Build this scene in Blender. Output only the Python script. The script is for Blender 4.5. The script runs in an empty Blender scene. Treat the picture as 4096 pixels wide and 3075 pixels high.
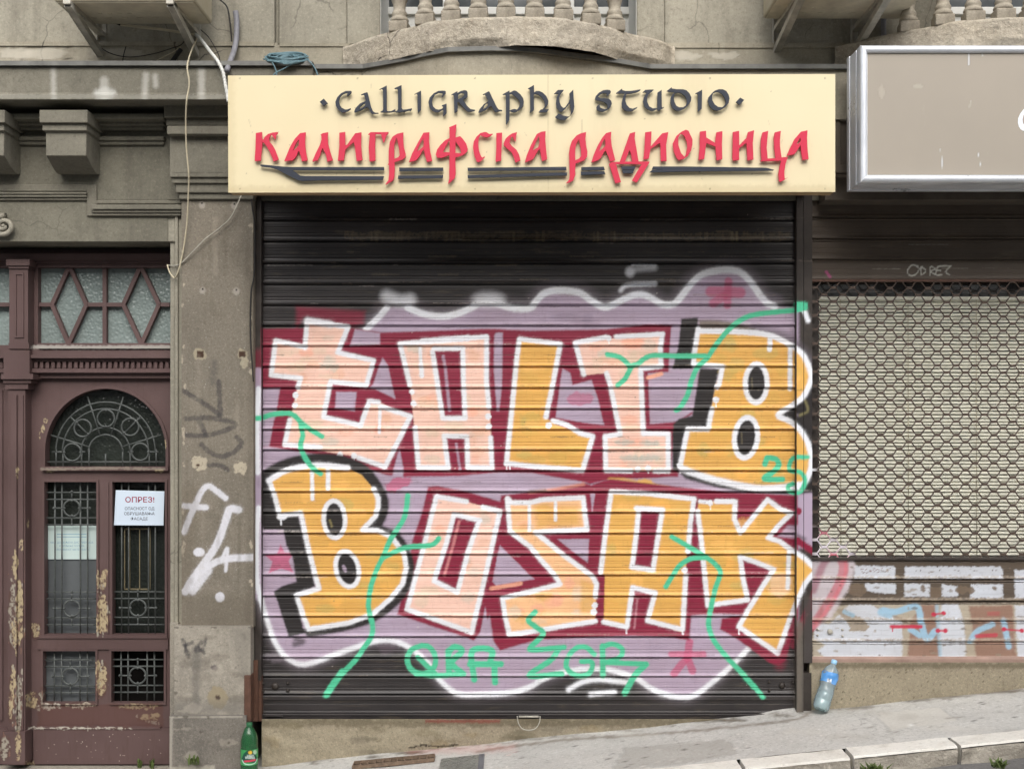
import bpy, bmesh, math, random
import numpy as np
from mathutils import Vector, Matrix, noise as mnoise
from mathutils.geometry import tessellate_polygon
random.seed(7)
R = math.radians
SC = bpy.context.scene
COL = SC.collection

# ------------------------------------------------------------------ survey
# Facade survey: s = survey units on the shutter plane (740 per metre), d = metres in front of it.
D, PX, XC, HZ, Z0 = 6.5, 740.0, 2048.0, 1680.0, 1.80
def P(sx, sy, d=0.0):
    k = (D - d) / D
    return Vector(((sx - XC) / PX * k, -d, Z0 + (HZ - sy) / PX * k))
def pave_z(X, d):
    return Z0 - 1.7277 + 0.1014 * X - 0.018 * d
def G(sx, sy):
    """point of the pavement seen along a survey direction"""
    d = 0.3
    for _ in range(40):
        k = (D - d) / D
        X = (sx - XC) / PX * k
        z = pave_z(X, d) - Z0
        k2 = z * PX / (HZ - sy)
        d = D - D * k2
    return Vector(((sx - XC) / PX * (D - d) / D, -d, pave_z((sx - XC) / PX * (D - d) / D, d)))

# ------------------------------------------------------------------ camera, sky, sun, exposure
cam = bpy.data.cameras.new('camera')
cam.sensor_width = 36.0
cam.lens = 36.0 * D * PX / 4096.0
cam.shift_y = (HZ - 1537.5) / 4096.0
cam.clip_end = 500
co = bpy.data.objects.new('camera', cam); COL.objects.link(co)
co.location = (0, -D, Z0); co.rotation_euler = (R(90), 0, 0)
SC.camera = co
SUN_EL, SUN_ROT = 40.0, 176.0
w = bpy.data.worlds.new('World'); SC.world = w; w.use_nodes = True
wn = w.node_tree; wn.nodes.clear()
sky = wn.nodes.new('ShaderNodeTexSky'); sky.sky_type = 'NISHITA'; sky.sun_disc = False
sky.sun_elevation = R(SUN_EL); sky.sun_rotation = R(SUN_ROT); sky.air_density = 1.0; sky.dust_density = 4.0; sky.ozone_density = 1.0
hs = wn.nodes.new('ShaderNodeHueSaturation'); hs.inputs['Saturation'].default_value = 0.42
bg = wn.nodes.new('ShaderNodeBackground'); bg.inputs['Strength'].default_value = 0.15
wo = wn.nodes.new('ShaderNodeOutputWorld')
wn.links.new(sky.outputs[0], hs.inputs['Color']); wn.links.new(hs.outputs[0], bg.inputs['Color']); wn.links.new(bg.outputs[0], wo.inputs[0])
sl = bpy.data.lights.new('sun', 'SUN'); sl.energy = 0.95; sl.angle = R(60); sl.color = (1.0, 0.98, 0.945)
so = bpy.data.objects.new('sun', sl); COL.objects.link(so)
so.rotation_euler = (R(90 - SUN_EL), 0, R(2)); so.location = (0, -8, 9)
SC.view_settings.view_transform = 'Standard'; SC.view_settings.look = 'None'
SC.view_settings.exposure = 0.68; SC.view_settings.gamma = 1.0
SC.render.engine = 'CYCLES'
SC.cycles.max_bounces = 8; SC.cycles.use_denoising = True

# ------------------------------------------------------------------ object helpers
def tag(o, label=None, cat=None, group=None, kind=None):
    if label: o['label'] = label
    if cat: o['category'] = cat
    if group: o['group'] = group
    if kind: o['kind'] = kind
    return o
def thing(name, label, cat, loc=(0, 0, 0), group=None):
    o = bpy.data.objects.new(name, None); COL.objects.link(o)
    o.location = loc; o.empty_display_size = 0.1
    return tag(o, label, cat, group)
def world_loc(o):
    v = Vector((0, 0, 0))
    while o is not None:
        v = v + Vector(o.location); o = o.parent
    return v

def proj(V):
    k = (D + V[:, 1]) / D
    return XC + V[:, 0] / k * PX, HZ - (V[:, 2] - Z0) / k * PX

class MB:
    def __init__(s):
        s.v = []; s.f = []; s.sm = []
    def add(s, verts, faces, smooth=False):
        n = len(s.v); s.v.extend([tuple(p) for p in verts])
        s.f.extend([tuple(i + n for i in f) for f in faces]); s.sm.extend([smooth] * len(faces))
        return s
    def box3(s, a, b):
        x0, y0, z0 = (min(a[i], b[i]) for i in range(3)); x1, y1, z1 = (max(a[i], b[i]) for i in range(3))
        v = [(x0,y0,z0),(x1,y0,z0),(x1,y1,z0),(x0,y1,z0),(x0,y0,z1),(x1,y0,z1),(x1,y1,z1),(x0,y1,z1)]
        return s.add(v, [(3,2,1,0),(4,5,6,7),(0,1,5,4),(1,2,6,5),(2,3,7,6),(3,0,4,7)])
    def box(s, x0, y0, x1, y1, d1, d0):
        """front face seen at survey x0..x1, y0..y1 at depth d1, straight back to d0"""
        a = P(x0, y1, d1); b = P(x1, y0, d1)
        return s.box3((a.x, -d1, a.z), (b.x, -d0, b.z))
    def obox(s, c, ax, ay, az):
        """box with centre c and half axes"""
        c, ax, ay, az = map(Vector, (c, ax, ay, az))
        v = [c + i*ax + j*ay + k*az for k in (-1,1) for (i,j) in ((-1,-1),(1,-1),(1,1),(-1,1))]
        return s.add(v, [(3,2,1,0),(4,5,6,7),(0,1,5,4),(1,2,6,5),(2,3,7,6),(3,0,4,7)])
    def bar(s, p0, p1, w, t, up=(0,-1,0)):
        p0, p1 = Vector(p0), Vector(p1); ax = (p1 - p0); L = ax.length; ax.normalize()
        u = Vector(up); u = (u - ax * u.dot(ax)).normalized(); sd = ax.cross(u)
        return s.obox((p0 + p1) / 2, ax * L / 2, sd * w / 2, u * t / 2)
    def prism(s, poly, d1, d0, holes=(), S=True, pts=None):
        """outline (survey points seen at depth d1) pushed straight back to d0"""
        loops = [[P(x, y, d1) for x, y in lp] for lp in [poly, *holes]] if S else [[Vector(p) for p in lp] for lp in [poly, *holes]]
        flat = [p for lp in loops for p in lp]; n = len(flat)
        tri = tessellate_polygon([[Vector((p.x, p.z, 0)) for p in lp] for lp in loops])
        back = [Vector((p.x, -d0, p.z)) for p in flat]
        faces = []
        for t in tri:
            a, b, c = (flat[i] for i in t)
            if (b.x-a.x)*(c.z-a.z) - (b.z-a.z)*(c.x-a.x) < 0: t = (t[0], t[2], t[1])
            faces.append(tuple(t)); faces.append((t[0]+n, t[2]+n, t[1]+n))
        o = 0
        for li, lp in enumerate(loops):
            m = len(lp)
            ar = sum(lp[i].x*lp[(i+1)%m].z - lp[(i+1)%m].x*lp[i].z for i in range(m))
            ccw = (ar > 0) == (li == 0)
            for i in range(m):
                a, b = o+i, o+(i+1)%m
                faces.append((b, a, a+n, b+n) if ccw else (a, b, b+n, a+n))
            o += m
        return s.add(flat + back, faces)
    def tube(s, pts, r, n=8, caps=True, closed=False):
        pts = [Vector(p) for p in pts]; m = len(pts)
        rr = r if hasattr(r, '__len__') else [r] * m
        vs = []; prev = None
        for i, p in enumerate(pts):
            if closed: t = pts[(i+1)%m] - pts[i-1]
            else: t = pts[min(i+1, m-1)] - pts[max(i-1, 0)]
            t.normalize()
            if prev is None:
                u = Vector((0,0,1)) if abs(t.z) < 0.9 else Vector((1,0,0))
            else: u = prev
            u = (u - t * u.dot(t)).normalized(); prev = u; q = t.cross(u)
            for j in range(n):
                a = 2*math.pi*j/n
                vs.append(p + (u*math.cos(a) + q*math.sin(a)) * rr[i])
        fs = []
        for i in range(m if closed else m-1):
            for j in range(n):
                i2 = (i+1) % m
                fs.append((i*n+j, i*n+(j+1)%n, i2*n+(j+1)%n, i2*n+j))
        if caps and not closed:
            fs.append(tuple(range(n-1, -1, -1))); fs.append(tuple((m-1)*n+j for j in range(n)))
        return s.add(vs, fs, True)
    def lathe(s, prof, n=24, M=None):
        """prof: (radius, height) pairs about local z"""
        M = M or Matrix(); vs = []; fs = []
        for r, h in prof:
            for j in range(n):
                a = 2*math.pi*j/n
                vs.append(M @ Vector((r*math.cos(a), r*math.sin(a), h)))
        for i in range(len(prof)-1):
            for j in range(n):
                fs.append((i*n+j, i*n+(j+1)%n, (i+1)*n+(j+1)%n, (i+1)*n+j))
        fs.append(tuple(range(n-1, -1, -1))); fs.append(tuple((len(prof)-1)*n+j for j in range(n)))
        return s.add(vs, fs, True)
    def grid(s, xs, ys, fn, smooth=True):
        nx, ny = len(xs), len(ys)
        vs = [fn(x, y) for y in ys for x in xs]
        fs = [((j+1)*nx+i, (j+1)*nx+i+1, j*nx+i+1, j*nx+i) for j in range(ny-1) for i in range(nx-1)]
        return s.add(vs, fs, smooth)
    def build(s, name, m, parent=None, bevel=0.0, paint=None, seg=2, dense=0):
        L = world_loc(parent)
        V = np.array(s.v, dtype=np.float64).reshape(-1, 3)
        me = bpy.data.meshes.new(name)
        me.from_pydata((V - np.array(L)).tolist(), [], s.f)
        me.polygons.foreach_set('use_smooth', s.sm)
        if dense:                              # fine enough for the paint loss to keep its ragged edge
            bm = bmesh.new(); bm.from_mesh(me); bmesh.ops.triangulate(bm, faces=bm.faces[:])
            for _ in range(12):
                lg_ = [e for e in bm.edges if e.calc_length() > dense and min(v.co.y for v in e.verts)+L[1] < .25 and max(v.co.x for v in e.verts)+L[0] > -2.95]
                if not lg_: break
                bmesh.ops.subdivide_edges(bm, edges=lg_, cuts=1)
                bmesh.ops.triangulate(bm, faces=[f for f in bm.faces if len(f.verts) > 3])
            bm.to_mesh(me); bm.free()
            V = np.array([v.co[:] for v in me.vertices]) + np.array(L)
        return finish(name, me, V, m, parent, bevel, paint, seg)

def finish(name, me, V, m, parent, bevel=0, paint=None, seg=2):
    me.materials.append(m)
    at = me.attributes.new('paint', 'FLOAT_COLOR', 'POINT')
    if paint is None: at.data.foreach_set('color', np.zeros(len(V)*4, np.float32))
    else:
        X, Y = proj(V)
        at.data.foreach_set('color', paint.eval(X, Y).astype(np.float32).ravel())
    me.update()
    o = bpy.data.objects.new(name, me); COL.objects.link(o)
    if parent is not None: o.parent = parent
    if bevel:
        b = o.modifiers.new('bevel', 'BEVEL'); b.width = bevel; b.segments = seg; b.limit_method = 'ANGLE'; b.angle_limit = R(40)
    return o

def copy_tree(o, parent=None):
    c = o.copy(); COL.objects.link(c); c.parent = parent
    for ch in o.children: copy_tree(ch, c)
    return c

def smoothpts(pts, n=6, closed=False):
    pts = [np.array(p, float) for p in pts]; m = len(pts); out = []
    if m < 3: return pts
    rng = range(m) if closed else range(m-1)
    for i in rng:
        p0 = pts[i-1] if (i > 0 or closed) else 2*pts[0]-pts[1]
        p1 = pts[i]; p2 = pts[(i+1) % m]
        p3 = pts[(i+2) % m] if (i+2 < m or closed) else 2*pts[-1]-pts[-2]
        for k in range(n):
            t = k/n
            out.append(0.5*((2*p1)+(-p0+p2)*t+(2*p0-5*p1+4*p2-p3)*t*t+(-p0+3*p1-3*p2+p3)*t**3))
    if not closed: out.append(pts[-1])
    return out

# ------------------------------------------------------------------ spray paint evaluated on surfaces
def lin(c):
    c = np.array(c[:3], float) / 255.0
    return np.where(c <= 0.04045, c/12.92, ((c+0.055)/1.055)**2.4)
def L3(*c): return tuple(float(x) for x in lin(c))
def _hash(ix, iy, seed):
    h = (ix.astype(np.int64)*374761393 + iy.astype(np.int64)*668265263 + seed*974634777) & 0x7fffffff
    h = ((h ^ (h >> 13)) * 1274126177) & 0x7fffffff
    return ((h ^ (h >> 16)) & 0xffff) / 65535.0
def vnoise(x, y, seed=0):
    ix = np.floor(x); iy = np.floor(y); fx = x-ix; fy = y-iy
    fx = fx*fx*(3-2*fx); fy = fy*fy*(3-2*fy)
    a = _hash(ix, iy, seed); b = _hash(ix+1, iy, seed); c = _hash(ix, iy+1, seed); d = _hash(ix+1, iy+1, seed)
    return (a*(1-fx)+b*fx)*(1-fy)+(c*(1-fx)+d*fx)*fy
def fnoise(x, y, seed=0):
    return (vnoise(x, y, seed)+0.5*vnoise(x*2.1, y*2.1, seed+1)+0.25*vnoise(x*4.3, y*4.3, seed+2))/1.75
def sstep(t):
    t = np.clip(t, 0, 1); return t*t*(3-2*t)
class Paint:
    def __init__(s): s.ops = []
    def stroke(s, pts, w, col, soft=6, a=1.0, curve=True, rough=0, fade=0, seed=1):
        if curve and len(pts) > 2: pts = smoothpts(pts, 5)
        if a >= .9 and w > 9: s.ops.append(('s', np.array(pts, float), w*.62, lin(col), soft*2.2, .34, 7, .9, seed+7))
        s.ops.append(('s', np.array(pts, float), w/2, lin(col), soft, a, rough, fade, seed)); return s
    def fill(s, pts, col, soft=6, a=1.0, rough=0, seed=1, grain=0):
        s.ops.append(('f', np.array(pts, float), 0, lin(col), soft, a, rough, grain, seed)); return s
    def blob(s, x, y, rx, ry, col, soft=6, a=1.0, rough=0, seed=1, rot=0, grain=0):
        t = np.linspace(0, 2*math.pi, 25)[:-1]; c, q = math.cos(rot), math.sin(rot)
        ex, ey = rx*np.cos(t), ry*np.sin(t)
        return s.fill(np.stack([x+ex*c-ey*q, y+ex*q+ey*c], 1), col, soft, a, rough, seed, grain)
    def eval(s, X, Y):
        N = len(X); C = np.zeros((N, 3)); A = np.zeros(N)
        for kind, pts, r, col, soft, a, rough, ex, seed in s.ops:
            pad = r + soft + rough + 2
            m = np.nonzero((X > pts[:,0].min()-pad) & (X < pts[:,0].max()+pad) & (Y > pts[:,1].min()-pad) & (Y < pts[:,1].max()+pad))[0]
            if len(m) == 0: continue
            x, y = X[m], Y[m]
            d2 = np.full(len(m), 1e18); ins = np.zeros(len(m), bool)
            n = len(pts); segs = range(n) if kind == 'f' else range(max(n-1, 1))
            for i in segs:
                p, q = pts[i], pts[(i+1) % n]
                ex_, ey_ = q-p; l2 = ex_*ex_+ey_*ey_ + 1e-9
                t = np.clip(((x-p[0])*ex_+(y-p[1])*ey_)/l2, 0, 1)
                d2 = np.minimum(d2, (x-p[0]-t*ex_)**2+(y-p[1]-t*ey_)**2)
                if kind == 'f' and p[1] != q[1]:
                    cr = ((p[1] > y) != (q[1] > y)) & (x < (q[0]-p[0])*(y-p[1])/(q[1]-p[1])+p[0])
                    ins ^= cr
            dist = np.sqrt(d2)
            sd = np.where(ins, dist, -dist) if kind == 'f' else r-dist
            if rough: sd = sd + (fnoise(x/max(rough*1.5, 5), y/max(rough*1.5, 5), seed)-0.5)*2*rough
            al = sstep(0.5+(sd+(vnoise(x/5.0, y/5.0, seed+9)-.5)*min(soft*.35, 2.4))/soft) * a
            if kind == 's' and ex: al = al*(1-ex*fnoise(x/9.0, y/9.0, seed+3))
            if kind == 'f' and ex: al = al*np.clip((fnoise(x/7.0, y/7.0, seed+5)-ex)*5+0.5, 0, 1)
            C[m] = C[m]*(1-al[:,None])+col*al[:,None]; A[m] = A[m]*(1-al)+al
        out = np.zeros((N, 4)); out[:,3] = A
        out[:,:3] = C/np.maximum(A, 1e-4)[:,None]
        return out
def pl(t):
    return [tuple(float(c) for c in p.split(',')) for p in t.split()]
def win(x0, y0, s):
    return lambda t: [(x0+u*s, y0+v*s) for u, v in pl(t)]
_s = 1024/2212.0
def tile(c, r): return win(c*1024, (0, 768, 1536, 2307)[r], _s)
# ------------------------------------------------------------------ materials
def newmat(name, rough=0.8, spec=0.3, metal=0.0):
    m = bpy.data.materials.new(name); m.use_nodes = True
    nt = m.node_tree; b = nt.nodes['Principled BSDF']
    b.inputs['Roughness'].default_value = rough; b.inputs['Specular IOR Level'].default_value = spec; b.inputs['Metallic'].default_value = metal
    return m, nt, b
def nd(nt, t, **kw):
    n = nt.nodes.new(t)
    for k, v in kw.items():
        if k in n.inputs: n.inputs[k].default_value = v
        else: setattr(n, k, v)
    return n
def coords(nt, scale=(1,1,1)):
    tc = nd(nt, 'ShaderNodeTexCoord'); mp = nd(nt, 'ShaderNodeMapping'); mp.inputs['Scale'].default_value = scale
    nt.links.new(tc.outputs['Object'], mp.inputs['Vector']); return mp.outputs[0]
def noise(nt, scale, detail=6, rough=0.6, stretch=(1,1,1)):
    n = nd(nt, 'ShaderNodeTexNoise', Scale=scale, Detail=detail, Roughness=rough)
    nt.links.new(coords(nt, stretch), n.inputs['Vector']); return n.outputs['Fac']
def ramp(nt, fac, a, b):
    mr = nd(nt, 'ShaderNodeMapRange'); mr.inputs[1].default_value = a; mr.inputs[2].default_value = b
    nt.links.new(fac, mr.inputs[0]); return mr.outputs[0]
def mixc(nt, fac, a, b, blend='MIX'):
    n = nd(nt, 'ShaderNodeMix', data_type='RGBA', blend_type=blend)
    for s, v in ((0, fac), (6, a), (7, b)):
        if isinstance(v, bpy.types.NodeSocket): nt.links.new(v, n.inputs[s])
        elif s == 0: n.inputs[0].default_value = v
        else: n.inputs[s].default_value = (*v[:3], 1)
    return n.outputs[2]
def mul(nt, a, b, op='MULTIPLY'):
    n = nd(nt, 'ShaderNodeMath', operation=op)
    for i, v in ((0, a), (1, b)):
        if isinstance(v, bpy.types.NodeSocket): nt.links.new(v, n.inputs[i])
        else: n.inputs[i].default_value = v
    return n.outputs[0]
def bump(nt, b, h, strength=0.3, dist=0.004, prev=None):
    n = nd(nt, 'ShaderNodeBump', Strength=strength, Distance=dist)
    nt.links.new(h, n.inputs['Height'])
    if prev is not None: nt.links.new(prev, n.inputs['Normal'])
    nt.links.new(n.outputs[0], b.inputs['Normal']); return n.outputs[0]
def withpaint(nt, b, base, rough_base=None, rough_paint=None, wear=None):
    at = nd(nt, 'ShaderNodeAttribute', attribute_name='paint')
    fac = at.outputs['Alpha']
    if wear is not None: fac = mul(nt, fac, wear)
    c = mixc(nt, fac, base, at.outputs['Color'])
    nt.links.new(c, b.inputs['Base Color'])
    if rough_paint is not None:
        mr = nd(nt, 'ShaderNodeMapRange'); mr.inputs[3].default_value = rough_base; mr.inputs[4].default_value = rough_paint
        nt.links.new(fac, mr.inputs[0]); nt.links.new(mr.outputs[0], b.inputs['Roughness'])
    return c
def stucco(name, c1, c2, c3, paint=False, big=1.1, grain=130, bstr=0.35, bdist=0.004, streak=0.5, speck=0.25, cracks=0.0, dirt=(0.09,0.08,0.065)):
    """c1/c2: slow variation, c3: blotches; streaks run down the wall"""
    m, nt, b = newmat(name, 0.92, 0.2)
    c = mixc(nt, ramp(nt, noise(nt, big, 7, 0.62), 0.35, 0.65), c1, c2)
    c = mixc(nt, mul(nt, ramp(nt, noise(nt, big*5.3, 8, 0.7), 0.5, 0.72), 0.6), c, c3)
    if streak: c = mixc(nt, mul(nt, ramp(nt, noise(nt, 5.0, 6, 0.65, (1.3, 1.3, 0.16)), 0.52, 0.78), streak), c, dirt)
    f = noise(nt, grain, 4, 0.7)
    c = mixc(nt, mul(nt, ramp(nt, f, 0.58, 0.74), speck), c, tuple(x*1.9 for x in c1))
    c = mixc(nt, mul(nt, ramp(nt, f, 0.42, 0.27), speck*1.3), c, tuple(x*0.35 for x in c1))
    f2 = noise(nt, grain*.42, 6, 0.8)
    c = mixc(nt, mul(nt, ramp(nt, f2, 0.46, 0.30), min(1, speck*2.6)), c, tuple(x*0.42 for x in c1))
    c = mixc(nt, mul(nt, ramp(nt, f2, 0.55, 0.70), min(1, speck*1.2)), c, tuple(min(.85, x*1.7) for x in c1))
    h = mul(nt, f, 0.6)
    h = mul(nt, h, noise(nt, grain*0.22, 5, 0.6), 'ADD')
    if cracks:
        vo = nd(nt, 'ShaderNodeTexVoronoi', feature='DISTANCE_TO_EDGE', Scale=2.1)
        nz = nd(nt, 'ShaderNodeTexNoise', Scale=3.0, Detail=6.0); nt.links.new(coords(nt), nz.inputs['Vector'])
        nt.links.new(mixc(nt, 0.22, coords(nt), nz.outputs['Color']), vo.inputs['Vector'])
        ck = ramp(nt, vo.outputs['Distance'], 0.0, 0.007)
        gate = ramp(nt, noise(nt, 1.7, 4), 0.50, 0.56)
        ck2 = mul(nt, mul(nt, mul(nt, 1.0, ck, 'SUBTRACT'), gate), cracks)
        c = mixc(nt, ck2, c, (0.035, 0.03, 0.027))
    if paint: c = withpaint(nt, b, c)
    else: nt.links.new(c, b.inputs['Base Color'])
    bump(nt, b, h, bstr, bdist)
    return m
def simple(name, col, rough=0.6, spec=0.4, metal=0.0, var=0.25, scale=14, bstr=0.0, alt=None, paint=False, stretch=(1,1,1)):
    m, nt, b = newmat(name, rough, spec, metal)
    f = ramp(nt, noise(nt, scale, 6, 0.65, stretch), 0.3, 0.7)
    c = mixc(nt, f, tuple(x*(1-var) for x in col), alt or tuple(min(1, x*(1+var)) for x in col))
    if paint: withpaint(nt, b, c)
    else: nt.links.new(c, b.inputs['Base Color'])
    mr = nd(nt, 'ShaderNodeMapRange'); mr.inputs[3].default_value = max(0.02, rough-0.12); mr.inputs[4].default_value = min(1, rough+0.12)
    nt.links.new(f, mr.inputs[0]); nt.links.new(mr.outputs[0], b.inputs['Roughness'])
    if bstr: bump(nt, b, noise(nt, scale*6, 4), bstr, 0.002)
    return m
M = {}
M['stucco_up'] = stucco('grey_beige_stucco', L3(166,161,146), L3(142,138,125), L3(118,114,102), streak=0.55, speck=0.28, cracks=.45)
M['stucco_dark'] = stucco('shade_toned_stucco', L3(132,129,115), L3(109,106,95), L3(90,87,77), streak=0.55, speck=0.28, cracks=.4)  # base tone darkened to carry shade below the cornice, dirt streaks on top
M['stucco_band'] = stucco('pale_patched_plaster', L3(172,165,148), L3(140,135,120), L3(120,114,100), cracks=0.9, streak=0.4, paint=True)
M['pilaster'] = stucco('pebbledash_pilaster', L3(144,136,122), L3(121,115,104), L3(104,97,86), paint=True, grain=190, bstr=0.9, bdist=0.004, speck=0.5, streak=0.3)
M['plinth'] = stucco('worn_plinth_stone', L3(170,163,149), L3(146,140,130), L3(120,116,106), paint=True, grain=170, bstr=0.5, speck=0.35)
M['plinth_dark'] = stucco('sooty_plinth_stone', L3(130,124,115), L3(108,104,98), L3(90,86,80), paint=True, grain=170, bstr=0.6, speck=0.5)
M['cornice'] = stucco('cornice_render', L3(132,128,115), L3(113,110,99), L3(94,91,81), paint=True, streak=0.35, speck=0.26, cracks=.3)
M['slab'] = stucco('crumbling_balcony_plaster', L3(190,180,162), L3(168,160,146), L3(145,134,116), cracks=1.0, bstr=1.0, bdist=0.014, grain=70, speck=.4, streak=0.35, dirt=(0.16,0.13,0.1))
M['baluster'] = stucco('weathered_cast_stone', L3(176,168,152), L3(140,132,118), L3(98,90,80), streak=0.3, grain=90, big=6)
M['sill'] = stucco('gravelly_base_render', L3(164,154,132), L3(140,131,113), L3(112,105,89), paint=True, grain=150, bstr=0.8, speck=0.4, streak=0.15)
M['pavement'] = stucco('pavement_concrete', L3(194,192,186), L3(181,179,174), L3(165,163,157), paint=True, grain=110, bstr=0.3, speck=0.35, streak=0, cracks=0.22)
M['kerb'] = stucco('whitewashed_kerb', L3(226,224,216), L3(212,208,199), L3(176,170,158), grain=90, bstr=0.4, speck=0.2, streak=0)
M['kerb_side'] = stucco('rough_kerb_granite', L3(184,177,164), L3(156,150,139), L3(124,117,106), grain=60, bstr=1.0, bdist=0.012, speck=0.4, streak=0)
M['road'] = stucco('worn_asphalt', L3(120,118,116), L3(104,102,100), L3(88,86,84), grain=120, bstr=0.7, speck=0.4, streak=0)
M['flash'] = simple('dull_zinc', L3(112,112,108), 0.6, 0.4, 0.15, 0.4, 9)
M['dark'] = simple('dark_interior', (0.012, 0.011, 0.010), 0.9, 0.1)  # near black stands for unlit space behind openings and bars
M['white_wood'] = simple('white_joinery', L3(205,205,200), 0.6, 0.3, 0, 0.08, 5)
M['iron'] = simple('grey_green_iron', L3(88,92,90), 0.55, 0.4, 0.2, 0.35, 40)
M['alu'] = simple('brushed_aluminium', L3(222,226,232), 0.34, 0.5, 0.35, 0.10, 4)
M['steel'] = simple('galvanised_bracket', L3(176,172,160), 0.5, 0.5, 0.2, 0.3, 18)
M['ac'] = simple('cream_sheet_metal', L3(186,178,156), 0.55, 0.4, 0, 0.18, 7, alt=L3(166,156,132))
M['ac_under'] = simple('bounce_toned_sheet_metal', L3(196,188,166), 0.7, 0.3, 0, 0.2, 9)  # tone raised to stand in for bounce light under the casing
M['white_plastic'] = simple('white_conduit', L3(208,208,202), 0.5, 0.4, 0, 0.12, 30)
M['beige_cable'] = simple('beige_cable', L3(196,186,160), 0.55, 0.4, 0, 0.12, 30)
M['grey_pipe'] = simple('grey_pipe_lagging', L3(128,128,134), 0.6, 0.4, 0, 0.25, 25)
M['black_cable'] = simple('black_cable', L3(38,36,34), 0.6, 0.4, 0, 0.2, 30)
M['blue_cable'] = simple('blue_grey_cable', L3(96,124,132), 0.5, 0.4, 0, 0.2, 30)
M['rail'] = simple('dark_brown_rail', L3(62,56,52), 0.5, 0.4, 0.2, 0.3, 14, paint=True)
M['brown_rail'] = simple('brown_painted_steel', L3(92,66,54), 0.5, 0.4, 0.1, 0.3, 30)
M['charcoal'] = simple('charcoal_acrylic', L3(46,51,62), 0.5, 0.3, 0, 0.05, 5)
M['red'] = simple('red_acrylic', L3(202,38,70), 0.5, 0.4, 0, 0.05, 5)
M['cap_blue'] = simple('pale_blue_cap', L3(150,195,228), 0.4, 0.4, 0, 0.05, 5)
M['paper'] = simple('white_notice_board', L3(208,222,236), 0.45, 0.4, 0, 0.03, 3)
M['paper_old'] = simple('thin_paper', L3(196,214,210), 0.8, 0.2, 0, 0.05, 3)
M['ink_red'] = simple('red_print', L3(150,40,70), 0.6, 0.2, 0, 0.05, 3)
M['ink_grey'] = simple('grey_print', L3(72,76,92), 0.6, 0.2, 0, 0.05, 3)
M['ink_blue'] = simple('faded_blue_print', L3(120,160,182), 0.7, 0.2, 0, 0.05, 3)
M['white_film'] = simple('white_vinyl', L3(232,238,244), 0.4, 0.4, 0, 0.02, 3)
M['leaf'] = simple('weed_leaf', L3(84,98,52), 0.6, 0.3, 0, 0.35, 60)
M['orange'] = simple('orange_filter_paper', L3(214,128,72), 0.7, 0.2, 0, 0.1, 60)
M['rust'] = simple('rusty_grating', L3(122,104,88), 0.75, 0.3, 0.2, 0.4, 50)
M['blind'] = simple('cream_blind_slat', L3(247,245,228), 0.5, 0.4, 0, 0.05, 3)

def sign_mat():
    m, nt, b = newmat('cream_composite_panel', 0.38, 0.4)
    tc = nd(nt, 'ShaderNodeTexCoord'); sx = nd(nt, 'ShaderNodeSeparateXYZ'); nt.links.new(tc.outputs['Object'], sx.inputs[0])
    c = mixc(nt, ramp(nt, noise(nt, 0.7, 3), 0.35, 0.65), L3(220,206,168), L3(227,215,180))
    c = mixc(nt, mul(nt, ramp(nt, noise(nt, 4.0, 6, .65, (1, 1, .2)), 0.55, 0.8), 0.16), c, L3(150,136,100))
    withpaint(nt, b, c); return m
M['sign'] = sign_mat()
M['sign_edge'] = simple('sign_return_edge', L3(168,146,110), 0.5, 0.4, 0, 0.1, 5)
def taupe_mat():
    m, nt, b = newmat('taupe_acrylic_face', 0.45, 0.35)
    c = mixc(nt, ramp(nt, noise(nt, 1.3, 4), 0.3, 0.7), L3(158,150,138), L3(166,157,144))
    c = mixc(nt, mul(nt, ramp(nt, noise(nt, 9, 7, 0.7, (1,1,0.5)), 0.66, 0.8), 0.4), c, L3(182,174,160))
    withpaint(nt, b, c); return m
M['taupe'] = taupe_mat()

def shutter_mat(name, base1, base2, dust, rough=0.42):
    m, nt, b = newmat(name, rough, 0.45)
    c = mixc(nt, ramp(nt, noise(nt, 2.2, 6), 0.35, 0.65), base1, base2)
    ds = mul(nt, ramp(nt, noise(nt, 6.0, 8, 0.72, (0.6, 1, 5.0)), 0.55, 0.74), 0.55)
    c = mixc(nt, ds, c, dust)
    scr = ramp(nt, noise(nt, 3.0, 5, 0.6, (3.0, 1, 60.0)), 0.70, 0.76)
    c = mixc(nt, mul(nt, scr, 0.35), c, tuple(min(1, x*4+0.03) for x in base1))
    wear = mul(nt, 1.0, mul(nt, ramp(nt, noise(nt, 9.0, 8, 0.75, (2.0, 1, 12.0)), 0.70, 0.78), 0.45), 'SUBTRACT')
    c = withpaint(nt, b, c, rough, 0.5, wear)
    dirt = mixc(nt, ramp(nt, noise(nt, 3.4, 7, 0.7, (.7, 1, 1.6)), 0.3, 0.72), (.80, .77, .74), (1, 1, 1))  # tone variation standing for uneven gloss, along with dirt
    dirt = mixc(nt, mul(nt, ramp(nt, noise(nt, 26, 7, 0.75, (1.6, 1, .5)), 0.54, 0.72), .5), dirt, (.62, .58, .54))
    c = mixc(nt, 1.0, c, dirt, 'MULTIPLY'); nt.links.new(c, b.inputs['Base Color'])
    bump(nt, b, noise(nt, 55, 4, 0.6, (0.4, 1, 1)), 0.12, 0.002)
    return m
M['shutter'] = shutter_mat('black_enamelled_slats', L3(46,43,44), L3(58,54,54), L3(112,102,86), .38)
M['brown_shutter'] = shutter_mat('brown_enamelled_slats', L3(98,86,74), L3(84,74,64), L3(132,120,100), 0.5)
M['grille'] = simple('brown_grille_wire', L3(80,67,59), 0.5, 0.4, 0.1, 0.2, 20, paint=True)

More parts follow.
